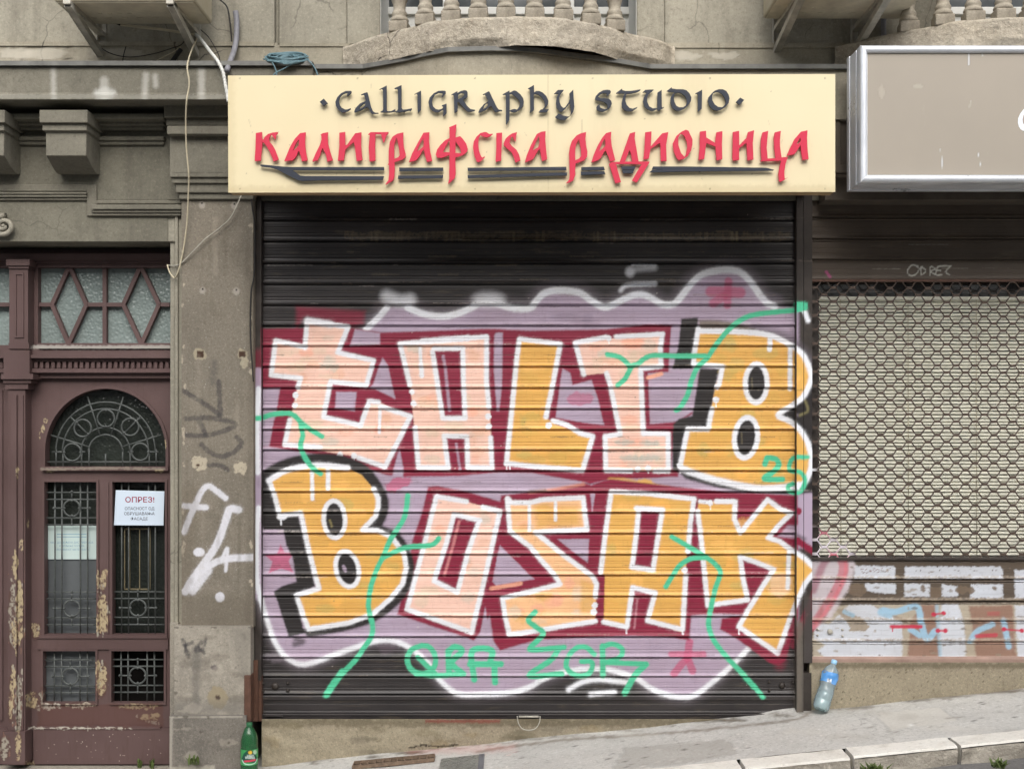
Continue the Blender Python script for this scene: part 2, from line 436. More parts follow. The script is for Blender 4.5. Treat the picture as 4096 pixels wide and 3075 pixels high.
def wood_mat():
    m, nt, b = newmat('peeling_maroon_joinery', 0.6, 0.35)
    c = mixc(nt, ramp(nt, noise(nt, 2.5, 6), 0.35, 0.65), L3(99,79,77), L3(87,68,66))
    c = mixc(nt, mul(nt, ramp(nt, noise(nt, 14, 8, 0.7, (2.5, 1, 0.35)), 0.54, 0.72), 0.5), c, L3(80,60,54))
    c = mixc(nt, mul(nt, ramp(nt, noise(nt, 210, 3), 0.7, 0.76), 0.5), c, L3(150,118,112))
    ch = ramp(nt, noise(nt, 9, 8, 0.75, (2.2, 1, 0.6)), 0.735, 0.75)
    c = mixc(nt, mul(nt, ch, 0.9), c, L3(186,168,132))
    withpaint(nt, b, c)
    bump(nt, b, noise(nt, 40, 6, 0.7, (3, 1, 0.3)), 0.25, 0.003)
    return m
M['wood'] = wood_mat()

def glass_mat(name, col, scale=42, rough=0.18, bstr=0.8, var=0.4):
    m, nt, b = newmat(name, rough, 0.5)
    c = mixc(nt, ramp(nt, noise(nt, 1.6, 4), 0.3, 0.7), tuple(x*(1-var) for x in col), tuple(x*(1+var) for x in col))
    nt.links.new(c, b.inputs['Base Color'])
    v = nd(nt, 'ShaderNodeTexVoronoi', feature='SMOOTH_F1', Scale=scale); v.inputs['Smoothness'].default_value = 0.6
    nt.links.new(coords(nt), v.inputs['Vector'])
    bump(nt, b, v.outputs['Distance'], bstr, 0.006)
    return m
M['frosted'] = glass_mat('hammered_pale_glass', L3(128,140,137), 60, 0.22, 0.6, 0.22)
M['dark_glass'] = glass_mat('hammered_dark_glass', L3(40,44,40), 60, 0.12, 0.7, 0.3)
M['grey_back'] = simple('grey_backing_board', L3(92,96,98), 0.6, 0.3, 0, 0.15, 6)

def clear_mat(name, col, rough=0.05, ior=1.2):
    m, nt, b = newmat(name, rough, 0.5)
    b.inputs['Base Color'].default_value = (*col, 1); b.inputs['Transmission Weight'].default_value = 1.0; b.inputs['IOR'].default_value = ior
    return m
def thin_plastic(name, tint, body, k):
    """thin walled bottle plastic: see-through with a bright skin"""
    m, nt, b = newmat(name, 0.25, 0.5); b.inputs['Base Color'].default_value = (*body, 1); out = nt.nodes['Material Output']
    t = nd(nt, 'ShaderNodeBsdfTransparent'); t.inputs[0].default_value = (*tint, 1); g = nd(nt, 'ShaderNodeBsdfGlossy', Roughness=0.09)
    fr_ = nd(nt, 'ShaderNodeFresnel', IOR=1.5); m1 = nd(nt, 'ShaderNodeMixShader'); m2 = nd(nt, 'ShaderNodeMixShader'); m2.inputs[0].default_value = k
    nt.links.new(fr_.outputs[0], m1.inputs[0]); nt.links.new(t.outputs[0], m1.inputs[1]); nt.links.new(g.outputs[0], m1.inputs[2])
    nt.links.new(m1.outputs[0], m2.inputs[1]); nt.links.new(b.outputs[0], m2.inputs[2]); nt.links.new(m2.outputs[0], out.inputs[0]); return m
M['pet'] = thin_plastic('clear_pet', (.90, .96, .98), (.70, .86, .92), .30)
M['green_pet'] = thin_plastic('green_pet', (.50, .80, .50), (.03, .16, .06), .50)
M['water'] = thin_plastic('water', (.86, .95, .93), (.6, .76, .74), .22)
def pane_mat():
    m, nt, b = newmat('shop_window_glass', 0.02, 0.5)
    nt.nodes.remove(b); out = nt.nodes['Material Output']
    t = nd(nt, 'ShaderNodeBsdfTransparent'); g = nd(nt, 'ShaderNodeBsdfGlossy', Roughness=0.02); mx = nd(nt, 'ShaderNodeMixShader')
    mx.inputs[0].default_value = 0.07
    nt.links.new(t.outputs[0], mx.inputs[1]); nt.links.new(g.outputs[0], mx.inputs[2]); nt.links.new(mx.outputs[0], out.inputs[0])
    return m
M['pane'] = pane_mat()
def label_mat():
    m, nt, b = newmat('printed_bottle_label', 0.35, 0.4); withpaint(nt, b, L3(84,146,208)); return m
M['label'] = label_mat()
M['window_dark'] = simple('dark_window_glass', L3(66,70,72), 0.16, 0.5, 0, .3, 2)
# ------------------------------------------------------------------ graffiti on the shutter (spray paint, real colours)
WA = win(1020, 1180, .5); WB = win(2120, 1040, .5); WC = win(1020, 1860, .5); WD = win(2120, 1860, .5)
WR = win(3200, 2180, 896/2212.0)
LIL=(181,164,185); MAR=(140,34,62); PNK=(249,209,192); SAL=(250,182,154); BEI=(232,208,184); ORA=(232,180,94); OR2=(226,176,96)
WHT=(240,243,250); GRN=(84,204,160); BLK=(42,38,38); ROS=(196,92,128); HAZ=(150,140,152)
G1 = Paint()
g = G1
# lilac cloud and its soft white edge
top = (tile(1,1)("950,1190 1060,1080 1130,1000 1310,1000 1440,1050 1600,1075 1740,1050 1860,1000 1930,960 2010,955 2100,970 2200,1000")
       + tile(2,1)("150,1005 210,940 290,870 420,850 580,870 680,935 790,995 880,970 1000,910 1090,885 1180,905 1300,970 1400,965 1480,880 1550,790 1640,715 1760,680 1900,675 1990,705 2070,790 2150,900 2205,960")
       + tile(3,1)("60,990 250,1000"))
bot = (tile(1,3)("40,190 90,350 150,530 230,660 330,735 420,752 540,722 700,660 880,600 1000,560 1150,548 1280,582 1400,660 1500,760 1580,880 1680,970 1780,1012 2000,1008 2200,995")
       + tile(2,3)("150,950 250,890 400,830 560,800 720,792 900,812 1080,880 1200,960 1330,1012 1480,1035 1600,1005 1750,890 1880,780 2060,600"))
haze = dict(soft=34, a=0.35)
g.stroke(top[:-1], 70, HAZ, 60, .40); g.stroke(bot, 50, HAZ, 50, .30)
left = [(1015, 2395), (1015, 1500), (1040, 1480), (1250, 1440), (1380, 1330)]
g.fill(top + [(3194, 1245), (3194, 2500), (3090, 2590)] + bot[::-1] + left, LIL, 22)
g.stroke(tile(1,1)("1130,900 1240,940 1330,930"), 46, WHT, 40, .75)
g.blob(*tile(1,1)("2010,930")[0], 62, 26, WHT, 50, .85)
g.stroke(top[:3], 24, WHT, 11); g.stroke(top[3:-1], 26, WHT, 12)
g.stroke(bot, 20, WHT, 13)
g.stroke(tile(2,3)("490,970 600,910 740,885 900,900 1010,912"), 19, WHT, 14)
g.stroke(tile(2,3)("680,1010 780,1000 885,992"), 17, WHT, 14)
g.stroke(tile(2,1)("1010,690 1060,670 1230,655"), 20, WHT, 26, .6); g.stroke(tile(2,1)("940,850 1000,805 1235,795"), 17, WHT, 16, .85)
g.stroke(tile(2,1)("1040,630 1240,632"), 8, WHT, 8, .8); g.blob(*tile(2,1)("1020,690")[0], 18, 20, WHT, 22, .8)
g.fill([(3190,1960),(3256,1970),(3256,2200),(3190,2190)], LIL, 16); g.stroke([(3188,1236),(3214,1240),(3232,1282)], 18, WHT, 9)
# faint lilac-grey patches and rose stars
rv = random.Random(8)
for k in range(70): g.blob(rv.uniform(1080,3150), rv.uniform(1260,2640), rv.uniform(30,110), rv.uniform(10,36), rv.choice(((150,130,150),(202,188,206),(160,146,166),(190,168,186))), 30, rv.uniform(.15,.34), 14, k)
for (x, y, rx, ry, a) in ((2260,1268,60,16,.25),(2350,1275,22,20,.3),(3080,1190,50,20,.2),(1500,1270,80,14,.15)): g.blob(x, y, rx, ry, (120,110,130), 26, a)
g.stroke(tile(2,1)("1870,770 1860,980"), 30, ROS, 12, .75); g.stroke(tile(2,1)("1720,860 1970,868"), 44, ROS, 14, .75); g.stroke(tile(2,1)("1740,960 1830,900"), 36, ROS, 14, .7)
g.blob(*WB("400,1120")[0], 60, 26, ROS, 12, .6, rough=12); g.blob(*WB("440,1220")[0], 14, 26, ROS, 12, .5)
g.blob(*WC("1150,150")[0], 56, 26, ROS, 10, .75, rough=14, rot=-.3)
g.fill(WC("205,635 240,700 318,695 268,765 305,855 205,825 112,860 140,770 78,720 180,705"), ROS, 8, .85)
g.stroke(tile(2,3)("1535,560 1515,700"), 30, ROS, 10, .8, False); g.stroke(tile(2,3)("1375,665 1655,665"), 24, ROS, 10, .8, False)
g.stroke(tile(2,3)("1510,700 1460,760 1400,835"), 30, ROS, 10, .8); g.stroke(tile(2,3)("1520,700 1560,810"), 30, ROS, 10, .8)
# upper word: maroon shadow mass
g.fill(WA("330,90 880,130 870,235 760,260 400,180 330,270"), MAR, 26, .8)
g.fill(WA("50,270 740,262 800,268 1010,300 1480,284 1880,270 2200,285 2800,275 3150,235 3335,240 3310,620 3560,620 3500,950 3385,1020 3355,1110 3330,1385 3390,1405 3385,1455 2830,1475 2680,1512 2630,1495 2215,1422 1950,1418 1620,1447 1190,1452 1050,1440 880,1382 700,1312 420,1262 110,1212 50,1212"), MAR, 12)
for t in ("800,275 1000,305 1000,395 760,408", "30,750 200,742 172,930 150,1010 112,1212 30,1212", "650,775 812,775 796,930 640,905", "1020,500 1062,560 1122,830 960,752 912,745 945,715 985,590",
          "1930,300 1982,300 1976,720 1952,930 1935,925 1910,580 1915,320", "1158,1235 1190,1400 1182,1455 1098,1455 1112,1380 1148,1250"):
    g.fill(WA(t), LIL, 10)
g.stroke(WA("1505,490 1522,580 1556,920"), 12, LIL, 9, .8, False); g.stroke(WA("1610,1190 1640,1390"), 9, LIL, 9, .8, False)
for t in ("262,868 322,905 340,1000 490,958 540,1100 592,1320 430,1300 205,1260 230,1080 245,950", "945,905 1355,880 1312,1205 1180,1292 960,1312", "1132,540 1202,540 1192,720 1112,862 1118,700"):
    g.fill(WB(t), LIL, 10)
g.blob(*WB("400,1110")[0], 58, 26, ROS, 12, .55, rough=12)
g.stroke(WB("945,940 1050,910"), 16, SAL, 8, .9)
# last letter: black drop shadow
g.fill(WB("1210,470 1345,460 1340,600 1310,720 1300,870 1140,870 1185,700"), BLK, 10); g.fill(WB("1358,868 1520,868 1485,1000 1425,1345 1262,1345 1232,1400 1185,1690 1140,1680 1140,1390 1150,1310 1190,1270 1300,1245"), BLK, 10)
g.fill(WB("1350,480 1480,480 1640,500 1800,545 1800,580 1350,580"), (104,94,70), 16, .8)
g.stroke(WB("1800,560 2000,600 2150,700 2245,820"), 40, (96,90,98), 40, .7)
g.stroke(WB("2010,1235 2130,1190 2240,1120"), 44, BLK, 14); g.stroke(WB("2010,1225 2130,1290 2200,1340"), 40, BLK, 16)
g.stroke(WB("2200,1560 2290,1780"), 34, BLK, 30, .6); g.fill([(3192,1560),(3254,1500),(3254,1760),(3192,1690)], BLK, 18, .9); g.stroke([(3212,1585),(3232,1640),(3200,1660)], 9, (150,142,96), 10, .6); g.stroke([(3258,1480),(3262,1700),(3258,1960)], 16, BLK, 14, .8)
g.fill(WD("1180,50 1500,95 1750,170 2000,200 2160,190 2260,100 2260,215 2140,235 1800,230 1500,180 1250,110"), BLK, 14)
g.stroke(WD("640,115 760,120 900,145 1100,175"), 16, ORA, 14, .8); g.blob(*WD("920,140")[0], 34, 16, ORA, 12, .9, rough=6)
g.blob(*WD("1120,130")[0], 60, 18, LIL, 14, .9)
# letter bodies, upper word
def body(pts, base, cols, n, seed, size=40):
    """spray fill with mottled overspray kept within the outline"""
    g.fill(pts, base, 7)
    rnd = random.Random(seed); P_ = np.array(pts); lo, hi = P_.min(0), P_.max(0); k = 0; tries = 0
    def isin(x, y):
        c = False
        for i in range(len(pts)):
            (x0, y0), (x1, y1) = pts[i-1], pts[i]
            if (y0 > y) != (y1 > y) and x < (x1-x0)*(y-y0)/(y1-y0)+x0: c = not c
        return c
    while k < n and tries < 400:
        tries += 1
        x, y = rnd.uniform(lo[0], hi[0]), rnd.uniform(lo[1], hi[1]); rx, ry = rnd.uniform(.5, 1.1)*size, rnd.uniform(.3, .7)*size
        if not all(isin(x+a*rx*1.1, y+b*ry*1.1) for a in (-1, 1) for b in (-1, 1)): continue
        g.blob(x, y, rx, ry, rnd.choice(cols), 18, rnd.uniform(.4, .75), rough=9, seed=rnd.randint(0, 99)); k += 1
PC = (SAL, BEI, BEI, (240,190,160), (214,204,190)); OC = ((232,186,100), (250,196,110), (222,180,92), (206,182,104), (250,190,96))
E_ = WA("410,205 755,250 670,460 955,530 890,725 600,690 545,980 850,1045 920,850 1000,860 1240,970 1140,1180 1040,1375 800,1290 240,1200 285,985 350,690 135,645 165,365 405,415")
body(E_, PNK, PC, 26, 1, 34)
A_ = WA("1150,388 1862,328 1852,700 1880,900 1895,1385 1690,1378 1640,1128 1515,1125 1550,1385 1300,1380 1275,1060 1240,720")
body(A_, PNK, PC, 30, 2, 36)
g.fill(WA("1420,445 1660,432 1672,985 1500,985"), MAR, 7); g.stroke(WA("1505,490 1522,580 1556,920"), 12, LIL, 9, .8, False)
g.fill(WA("1520,1130 1690,1130 1690,1385 1560,1385"), MAR, 7); g.stroke(WA("1610,1190 1640,1390"), 9, LIL, 9, .8, False)
Lp = WA("2115,352 2450,395 2390,700 2330,985 2400,1030 2650,1125 2712,1130 2625,1402 2200,1372 2010,1345 2050,950 2100,450")
body(Lp, ORA, OC, 16, 3, 40)
Tp = WB("355,655 1060,592 1048,850 882,872 905,1385 1108,1388 1104,1690 598,1690 605,1405 722,1400 640,1000 608,905 430,922 375,700")
body(Tp, PNK, PC, 26, 4, 36)
g.blob(*WB("820,650")[0], 46, 30, SAL, 20, .8)
for t in ("760,1460", "960,1465", "800,1580", "950,1580"): g.blob(*WB(t)[0], 40, 12, (190,196,188), 18, .7, rough=8)
B1 = WB("1340,560 1650,570 1900,595 2050,660 2170,740 2230,850 2252,950 2190,1085 2100,1160 1985,1240 2080,1290 2170,1370 2230,1480 2255,1620 2220,1750 2150,1820 2000,1820 1800,1825 1500,1765 1280,1695 1195,1650 1255,1360 1422,1350 1485,1000 1540,855 1305,830 1310,760")
body(B1, ORA, OC, 34, 5, 46)
for (t, rx, ry, rot) in (("1810,985", 46, 80, .03), ("1728,1420", 48, 84, .12)):
    x, y = WB(t)[0]; g.blob(x, y, rx+8, ry+8, WHT, 9, rot=rot); g.blob(x, y, rx-12, ry-14, BLK, 8, rot=rot)
    g.stroke([(x-18, y-20), (x-16, y+22)], 5, (120,110,84), 6, .7)
def W(pts, w=19, soft=8, rough=0): g.stroke(pts, w, WHT, soft, 1.0, False, rough)
for t in ("400,420 418,212 745,255 662,460 948,525 890,722 605,692 548,975 845,1042 915,848 985,856", "1010,892 1242,970 1150,1160 1040,1372 830,1302", "520,1215 238,1196 278,1000", "345,740 365,665 130,640 165,365 400,417",
          "1240,720 1160,390 1852,333 1852,700 1872,900", "1885,1140 1895,1382 1702,1376 1695,1130 1512,1125 1545,1382 1308,1376 1282,1060", "1420,450 1450,650 1502,985 1682,985 1668,700 1662,425 1430,430",
          "2440,392 2116,352 2095,500 2052,950 2012,1342 2150,1362 2620,1402 2702,1130 2600,1105 2500,1040 2385,1005", "2440,400 2385,700 2328,975"): W(WA(t))
W(WA("420,205 600,235"), 26, 16); W(WA("1340,372 1700,345"), 24, 8)
W(WA("1000,900 995,1100"), 12, 5); W(WA("1320,425 1334,640"), 13, 5); W(WA("1328,560 1334,648"), 17, 6)
def dotdrip(x, y, r, L): g.blob(x, y, r, r*1.05, WHT, 5, rough=3, seed=int(x)); g.stroke([(x, y), (x+1, y+L)], 4.5, WHT, 4)
for f, t, r, L in ((WA,"320,882",11,14),(WA,"326,800",12,22),(WA,"1256,772",11,12),(WA,"1270,865",12,16),(WA,"1866,970",12,14),(WA,"1870,1050",12,8),(WA,"680,1275",12,22),(WA,"792,1285",12,18),(WA,"2012,1350",10,22),(WA,"2038,1352",8,20),
                   (WB,"630,625",12,22),(WB,"150,1322",12,12),(WB,"1495,1015",11,10),(WB,"1486,1118",13,28),(WB,"1200,1642",12,30),(WD,"862,32",12,8),(WD,"945,25",12,18),(WC,"830,98",12,28),(WC,"890,138",13,26),(WC,"1752,320",13,26)): dotdrip(*f(t)[0], r, L)
for t in ("430,915 362,662 605,618", "690,615 1060,592 1042,700 1048,850 885,868 906,1388", "612,905 642,1000 722,1392 602,1410 606,1680 808,1686", "912,1386 1106,1390 1106,1686 1000,1686", "1310,822 1312,760 1347,545",
          "1308,832 1540,852 1512,990", "1456,1190 1425,1352 1262,1352 1202,1640"): W(WB(t))
g.stroke(WB("1362,568 1650,574 1900,598 2050,662 2170,742 2230,850 2248,950 2192,1082 2100,1160 1985,1240 2080,1290 2170,1370 2228,1480 2252,1620 2216,1750 2150,1820"), 21, WHT, 8)
g.stroke(WB("1225,1670 1300,1700 1500,1762 1800,1822 2000,1820 2150,1798"), 26, WHT, 12)
W(WB("1922,610 1916,715"), 19, 6); W(WB("2082,690 2080,1030"), 17, 6)
# lower word
g.fill(WC("1385,172 1460,165 1700,212 1960,290 1970,240 2200,215 2400,185 2640,140 2690,160 2760,130 2840,110 3100,140 3500,185 3800,215 4340,240 4345,500 4345,1230 4240,1560 4190,1600 4120,1580 3850,1385 3720,1310 3735,1225 3900,1195 3700,1185 3490,1200 3475,1400 3300,1372 3000,1362 2700,1372 2300,1392 2130,1430 1960,1482 1905,1400 1878,1200 1800,1340 1750,1402 1680,1372 1400,1282 1140,1192 1160,1100 1220,830 1260,600 1335,380"), MAR, 12)
g.fill(WC("1960,640 2010,690 2200,880 2235,910 1930,962 1900,930 1940,720"), LIL, 9); g.fill(WD("222,592 472,588 462,780 305,660"), LIL, 9)
g.fill(WD("482,225 522,228 497,372"), LIL, 8); g.fill(WC("1842,1130 1872,1340 1800,1350"), LIL, 9)
g.fill(WD("2060,480 2150,480 2150,590 1980,570"), LIL, 14, .85)
g.stroke(WC("1890,985 2126,945"), 16, SAL, 9, .8); g.stroke(WD("0,215 200,190 430,150"), 12, SAL, 14, .5); g.stroke(WD("0,205 120,200"), 12, BLK, 14, .6)
# first letter below: black shadow then body
g.stroke(WC("60,140 110,70 240,0 420,-42 650,-40 850,30 950,140 1012,250 1022,350 985,450 930,510"), 46, BLK, 14)
g.fill(WC("40,110 130,140 190,390 345,400 405,600 482,970 330,1025 385,1300 430,1335 272,1372 240,1280 172,1070 150,1010 212,968 330,930 300,740 250,640 228,515 70,515 40,440"), BLK, 10)
g.stroke(WC("950,505 1110,560 1200,680 1238,820 1202,980 1090,1115 930,1222 700,1292 440,1335"), 36, BLK, 14)
g.stroke(WC("330,1390 380,1410 320,1430"), 22, BLK, 20, .7)
B2 = WC("112,120 250,45 420,8 550,2 740,22 850,75 945,185 985,260 985,330 960,410 860,515 980,522 1090,572 1185,690 1210,820 1180,950 1080,1070 940,1190 750,1260 425,1310 385,1200 330,1040 512,985 480,880 420,640 365,385 195,402 150,220")
body(B2, ORA, OC, 26, 6, 42)
for (t, rx, ry, rot) in (("635,432", 46, 78, -.06), ("738,830", 48, 76, -.22)):
    x, y = WC(t)[0]; g.blob(x, y, rx+6, ry+6, WHT, 9, rot=rot); g.blob(x, y, rx-12, ry-14, BLK, 8, rot=rot)
g.stroke(WC("600,440 615,490"), 8, (150,140,90), 7, .8); g.blob(*WC("715,825")[0], 7, 16, LIL, 8, .9, rot=-.4)
for t in ("950,190 985,262 985,332 960,412 862,515 980,522 1090,572 1180,690", "1192,700 1210,820 1180,950 1080,1070 940,1190 750,1260 430,1310 385,1200 332,1040 512,986 482,880 420,640 367,382 200,402 150,220 115,130"): W(WC(t))
g.stroke(WC("112,122 250,42 420,6 550,0 740,22"), 22, WHT, 9)
W(WC("455,40 460,270"), 15, 6); W(WC("585,40 585,185"), 17, 6); W(WC("207,405 209,475"), 7, 5); g.blob(*WC("215,415")[0], 20, 12, WHT, 8)
O_ = WC("1442,250 1700,295 1962,362 1850,850 1738,1338 1210,1152 1335,690")
body(O_, PNK, PC, 22, 7, 36)
g.fill(WC("1592,390 1795,445 1705,700 1622,1015 1430,928 1535,610"), MAR, 7); g.stroke(WC("1632,450 1590,620 1515,880"), 11, (222,150,150), 9, .7, False)
S_ = WD("-190,275 -60,300 200,272 425,258 442,400 458,512 45,538 270,720 505,890 535,950 525,1080 522,1245 300,1280 -165,1355 -200,1200 -220,1060 0,1012 240,950 200,880 100,770 0,650 -160,530")
body(S_, (250,200,150), (SAL, ORA, BEI, OR2), 24, 8, 36)
g.fill(WD("30,320 380,330 400,480 60,500"), ORA, 30, .8); g.fill(WD("410,920 530,950 520,1170 400,1180"), ORA, 24, .7)
A2 = WD("645,205 900,222 1312,268 1285,450 1240,880 1220,1335 935,1245 1002,1020 820,978 772,1295 590,1252 600,880 562,855 602,550")
body(A2, ORA, OC, 20, 9, 42)
g.fill(WD("855,345 1055,358 1015,600 985,835 820,812 850,560"), MAR, 7); g.fill(WD("828,985 1000,1025 938,1245 860,1330 775,1330 790,1200"), MAR, 8); g.stroke(WD("858,1075 835,1300"), 8, (210,160,170), 8, .6, False)
K_ = WD("1350,290 1640,290 1636,430 1682,540 1780,420 1900,272 2000,350 2095,385 1990,480 1908,580 2000,610 2080,670 2200,745 2262,800 2262,880 2200,950 2140,1085 2070,1250 1982,1505 1820,1392 1668,1290 1750,1150 1860,970 1700,1060 1740,1078 1420,1122 1400,900 1370,600 1340,370")
body(K_, ORA, OC, 26, 10, 44)
g.fill(WD("1690,740 1800,775 1950,832 1860,970 1750,1075 1700,900"), MAR, 8)
g.blob(*WD("2000,960")[0], 46, 50, (244,206,170), 26, .7, rough=10)
for t in ("1690,292 1452,250 1432,330 1342,680 1216,1150 1732,1336 1850,850 1960,368 1822,335", "1800,442 1592,392 1532,620 1432,925 1620,1016 1702,700 1790,450"): W(WC(t))
for t in ("-180,265 -150,300 0,300 100,275 425,260 440,400 456,512 42,536 270,720 502,890 532,950 522,1050", "522,1246 300,1280 0,1330 -165,1352 -200,1200 -220,1062 0,1012 240,950 200,880 100,770 0,650 -160,530 -180,280",
          "566,855 602,550 650,210 900,224 1312,270 1285,450 1262,690", "1246,880 1236,1050 1220,1312 940,1242 1002,1020 820,977 775,1292 590,1252", "850,342 1060,356 1020,600 985,838 816,815 850,560 870,352",
          "1490,290 1640,290 1636,430 1682,540 1780,420 1900,276 2000,350 2092,385 1990,480 1906,580 2000,610 2080,670 2200,745 2262,810", "2262,870 2200,945 2140,1080 2070,1250 1982,1502 1820,1392 1670,1290 1750,1150 1860,970 1950,832 1800,772 1682,732 1702,900 1742,1076 1422,1120 1400,900 1370,600 1342,370"): W(WD(t))
W(WD("1360,290 1420,296"), 15); dotdrip(*WD("1442,300")[0], 11, 26); dotdrip(*WD("1236,838")[0], 12, 16); dotdrip(*WD("518,1120")[0], 12, 18); dotdrip(*WD("510,1172")[0], 13, 10)
W(WD("2072,690 2062,980"), 17, 6); W(WD("-5,310 -5,520"), 12, 5); W(WD("204,290 204,440"), 12, 5); W(WD("770,1290 772,1345"), 5, 4); W(WD("1222,1300 1222,1348"), 7, 4); W(WD("1670,1290 1672,1350"), 5, 4)
g.stroke(WD("2140,600 2200,645 2290,700"), 26, MAR, 8); g.blob(*WD("2150,368")[0], 12, 14, MAR, 6); g.stroke(WD("2290,990 2240,1120 2160,1300 2110,1440"), 26, MAR, 14, .8)
g.stroke(WD("2140,560 2200,590"), 12, BLK, 16, .6)
g.stroke(WD("2020,1500 2000,1600"), 34, MAR, 40, .6)
# white on the left rail
g.fill([(1012,1400),(1046,1400),(1046,1540),(1012,1540)], MAR, 40, .6)
g.fill([(1015,1470),(1046,1470),(1046,2350),(1015,2350)], LIL, 8, .8)
g.stroke([(1034, 1555), (1028, 1700), (1030, 1890)], 20, WHT, 9); g.stroke([(1034, 2030), (1027, 2150), (1029, 2330), (1046, 2400)], 19, WHT, 9)
g.fill([(3180,2480),(3214,2480),(3214,2875),(3180,2875)], (112,105,96), 26, .9, 8); g.fill([(3215,2380),(3252,2380),(3252,2875),(3215,2875)], (74,69,67), 26, .9, 8)
# green vines and tags
def V(pts, w=20): g.stroke(pts, w, GRN, 6)
for t in ("15,985 60,980 150,952 290,950 370,1020 450,1080 535,1130", "365,1030 382,1120 365,1200 390,1280 450,1370 525,1430"): V(WA(t))
for t in ("620,755 720,778 800,850", "700,1002 760,950 815,850 860,832 930,780 1000,762 1180,768 1400,766", "2200,385 2110,402 1900,422 1750,450 1640,512 1560,590 1480,690 1420,780 1340,860 1290,970 1260,1080 1200,1180 1172,1200"): V(WB(t))
V(WB("2135,360 2195,360"), 26)
for t in ("1222,242 1200,400 1140,510 1080,600 1030,720 980,820 930,960 910,1080 910,1150 940,1280 930,1370 870,1460 800,1560 700,1660", "1030,735 1200,660 1400,640 1450,610 1470,585"): V(WC(t))
V(WC("700,1650 620,1760 575,1830"), 26)
for t in ("1135,572 1250,640 1400,730 1480,790 1522,860 1480,1000 1440,1180 1430,1280 1470,1400 1580,1540 1690,1655 1790,1770", "1088,972 1130,900 1200,800 1290,746 1400,736"): V(WD(t))
V(WD("1790,1760 1860,1850"), 18)
V(tile(2,2)("2185,690 2200,650") + tile(3,2)("0,636 70,650 92,700 40,760 -30,808 0,822 125,822"), 22)
V(tile(3,2)("340,630 215,640 185,740 280,762 320,830 290,915 240,938 180,920 178,880 215,860"), 18)
t3 = tile(2,3); t1 = tile(1,3)
V(t3("200,300 140,370 200,425 270,480 230,540 165,600 180,628 450,605"), 21); V(t3("400,625 330,720 150,850 430,835"), 22)
V(t3("710,665 640,605 560,610 490,680 468,770 520,832 600,852 675,820 690,735 600,728"), 20)
V(t3("785,850 782,595"), 22); V(t3("782,600 870,578 950,620 930,690 800,742"), 20); V(t3("800,735 1160,752"), 20); V(t3("1155,755 1060,850 975,1000"), 24)
V(t1("1430,590 1340,630 1308,720 1350,805 1450,835 1540,775 1545,670 1490,600 1430,590"), 21); V(t1("1400,690 1545,830"), 20); V(t1("1390,835 1560,850 1760,838"), 21)
V(t1("1668,840 1662,640"), 24); V(t1("1665,640 1720,602 1780,640 1690,740 1790,835"), 24); V(t1("1886,885 1868,640 2035,632 2020,745"), 24); V(t1("1850,752 2115,750"), 24); V(t1("2058,750 2065,910"), 24)
# scuffs and dirt where the slats rub
rs = random.Random(3)
JJ = [884,967,1055,1138,1222,1305,1386,1469,1554,1638,1721,1802,1885,1969,2052,2135,2219,2302,2386,2467,2548,2631,2707]
for j_ in JJ:
    for k in range(16):
        x = rs.uniform(1060, 3150); L = rs.uniform(15, 190); y = j_ + rs.choice((-12, -9, -7, -4, 5))
        g.stroke([(x, y), (x+L, y)], rs.uniform(2, 5), rs.choice(((96,86,74),(70,62,56),(60,54,52),(200,192,186),(150,138,124))), 4, rs.uniform(.25, .6), False, 4, .8, seed=k)
for y in (1747, 1928, 2105, 2260, 1420, 2010):
    for k in range(7):
        x = rs.uniform(1080, 3050); g.stroke([(x, y), (x+rs.uniform(20, 90), y)], 3, (80,70,62), 3, .6, False, 3, .6, seed=k)
for k in range(90): g.blob(rs.uniform(1060,3180), rs.uniform(820,2860), rs.uniform(1,3.5), rs.uniform(1,2.4), rs.choice(((214,206,196),(120,108,92),(40,36,34))), 2, .7)
for k in range(50):
    x, y = rs.uniform(1300,3150), rs.choice((925,930,948,952,1008,1026,1060,1098,1118,1180)); g.stroke([(x,y),(x+rs.uniform(10,160),y)], rs.uniform(2,9), (124,112,92), 5, rs.uniform(.25,.6), False, 4, .8, seed=k)
g.fill([(1380,928),(3170,934),(3170,962),(1380,958)], (122,110,88), 9, .42, 14, 5, .35)
for k in range(60):
    x = rs.uniform(1400, 3150); g.stroke([(x, 930), (x+rs.uniform(-2,2), 962)], rs.uniform(3,12), rs.choice(((146,132,104),(60,54,46),(120,106,84))), 5, .5, False, 3, .6, seed=k)

# ------------------------------------------------------------------ old paint on the neighbouring shutter
G2 = Paint(); g = G2
WH2=(208,214,224); BR2=(150,118,102); LB=(160,196,220); RD=(196,52,78); BG2=(190,180,162)
g.fill(WR("120,900 230,620 480,585 2400,570 2400,1105 130,1105"), BG2, 10, .85, 4)
for t in ("540,200 925,205 942,225 942,335 530,335", "640,375 945,380 942,480 760,470 650,440", "1032,225 1050,210 1980,210 2006,240 2005,335 1032,335", "1032,378 1285,380 1280,505 1032,505", "1400,380 1555,400 1560,505 1400,505", "1690,385 2005,385 2005,520 1680,520", "2120,245 2400,240 2400,520 2120,520"):
    g.fill(WR(t), WH2, 8, .93, 5, int(g_[0]) if (g_:=WR(t)[0]) else 1, .12)
g.fill(WR("300,770 480,590 700,585 960,720 1010,760 1010,1100 235,1100 170,1035 250,985 140,925 140,775"), WH2, 9, .93, 5, 3, .06)
g.fill(WR("1200,590 1340,590 1385,1105 1060,1105 1090,760"), BR2, 13, .95, 6); g.fill(WR("1670,600 2100,590 2135,1105 1745,1105"), BR2, 13, .95, 6)
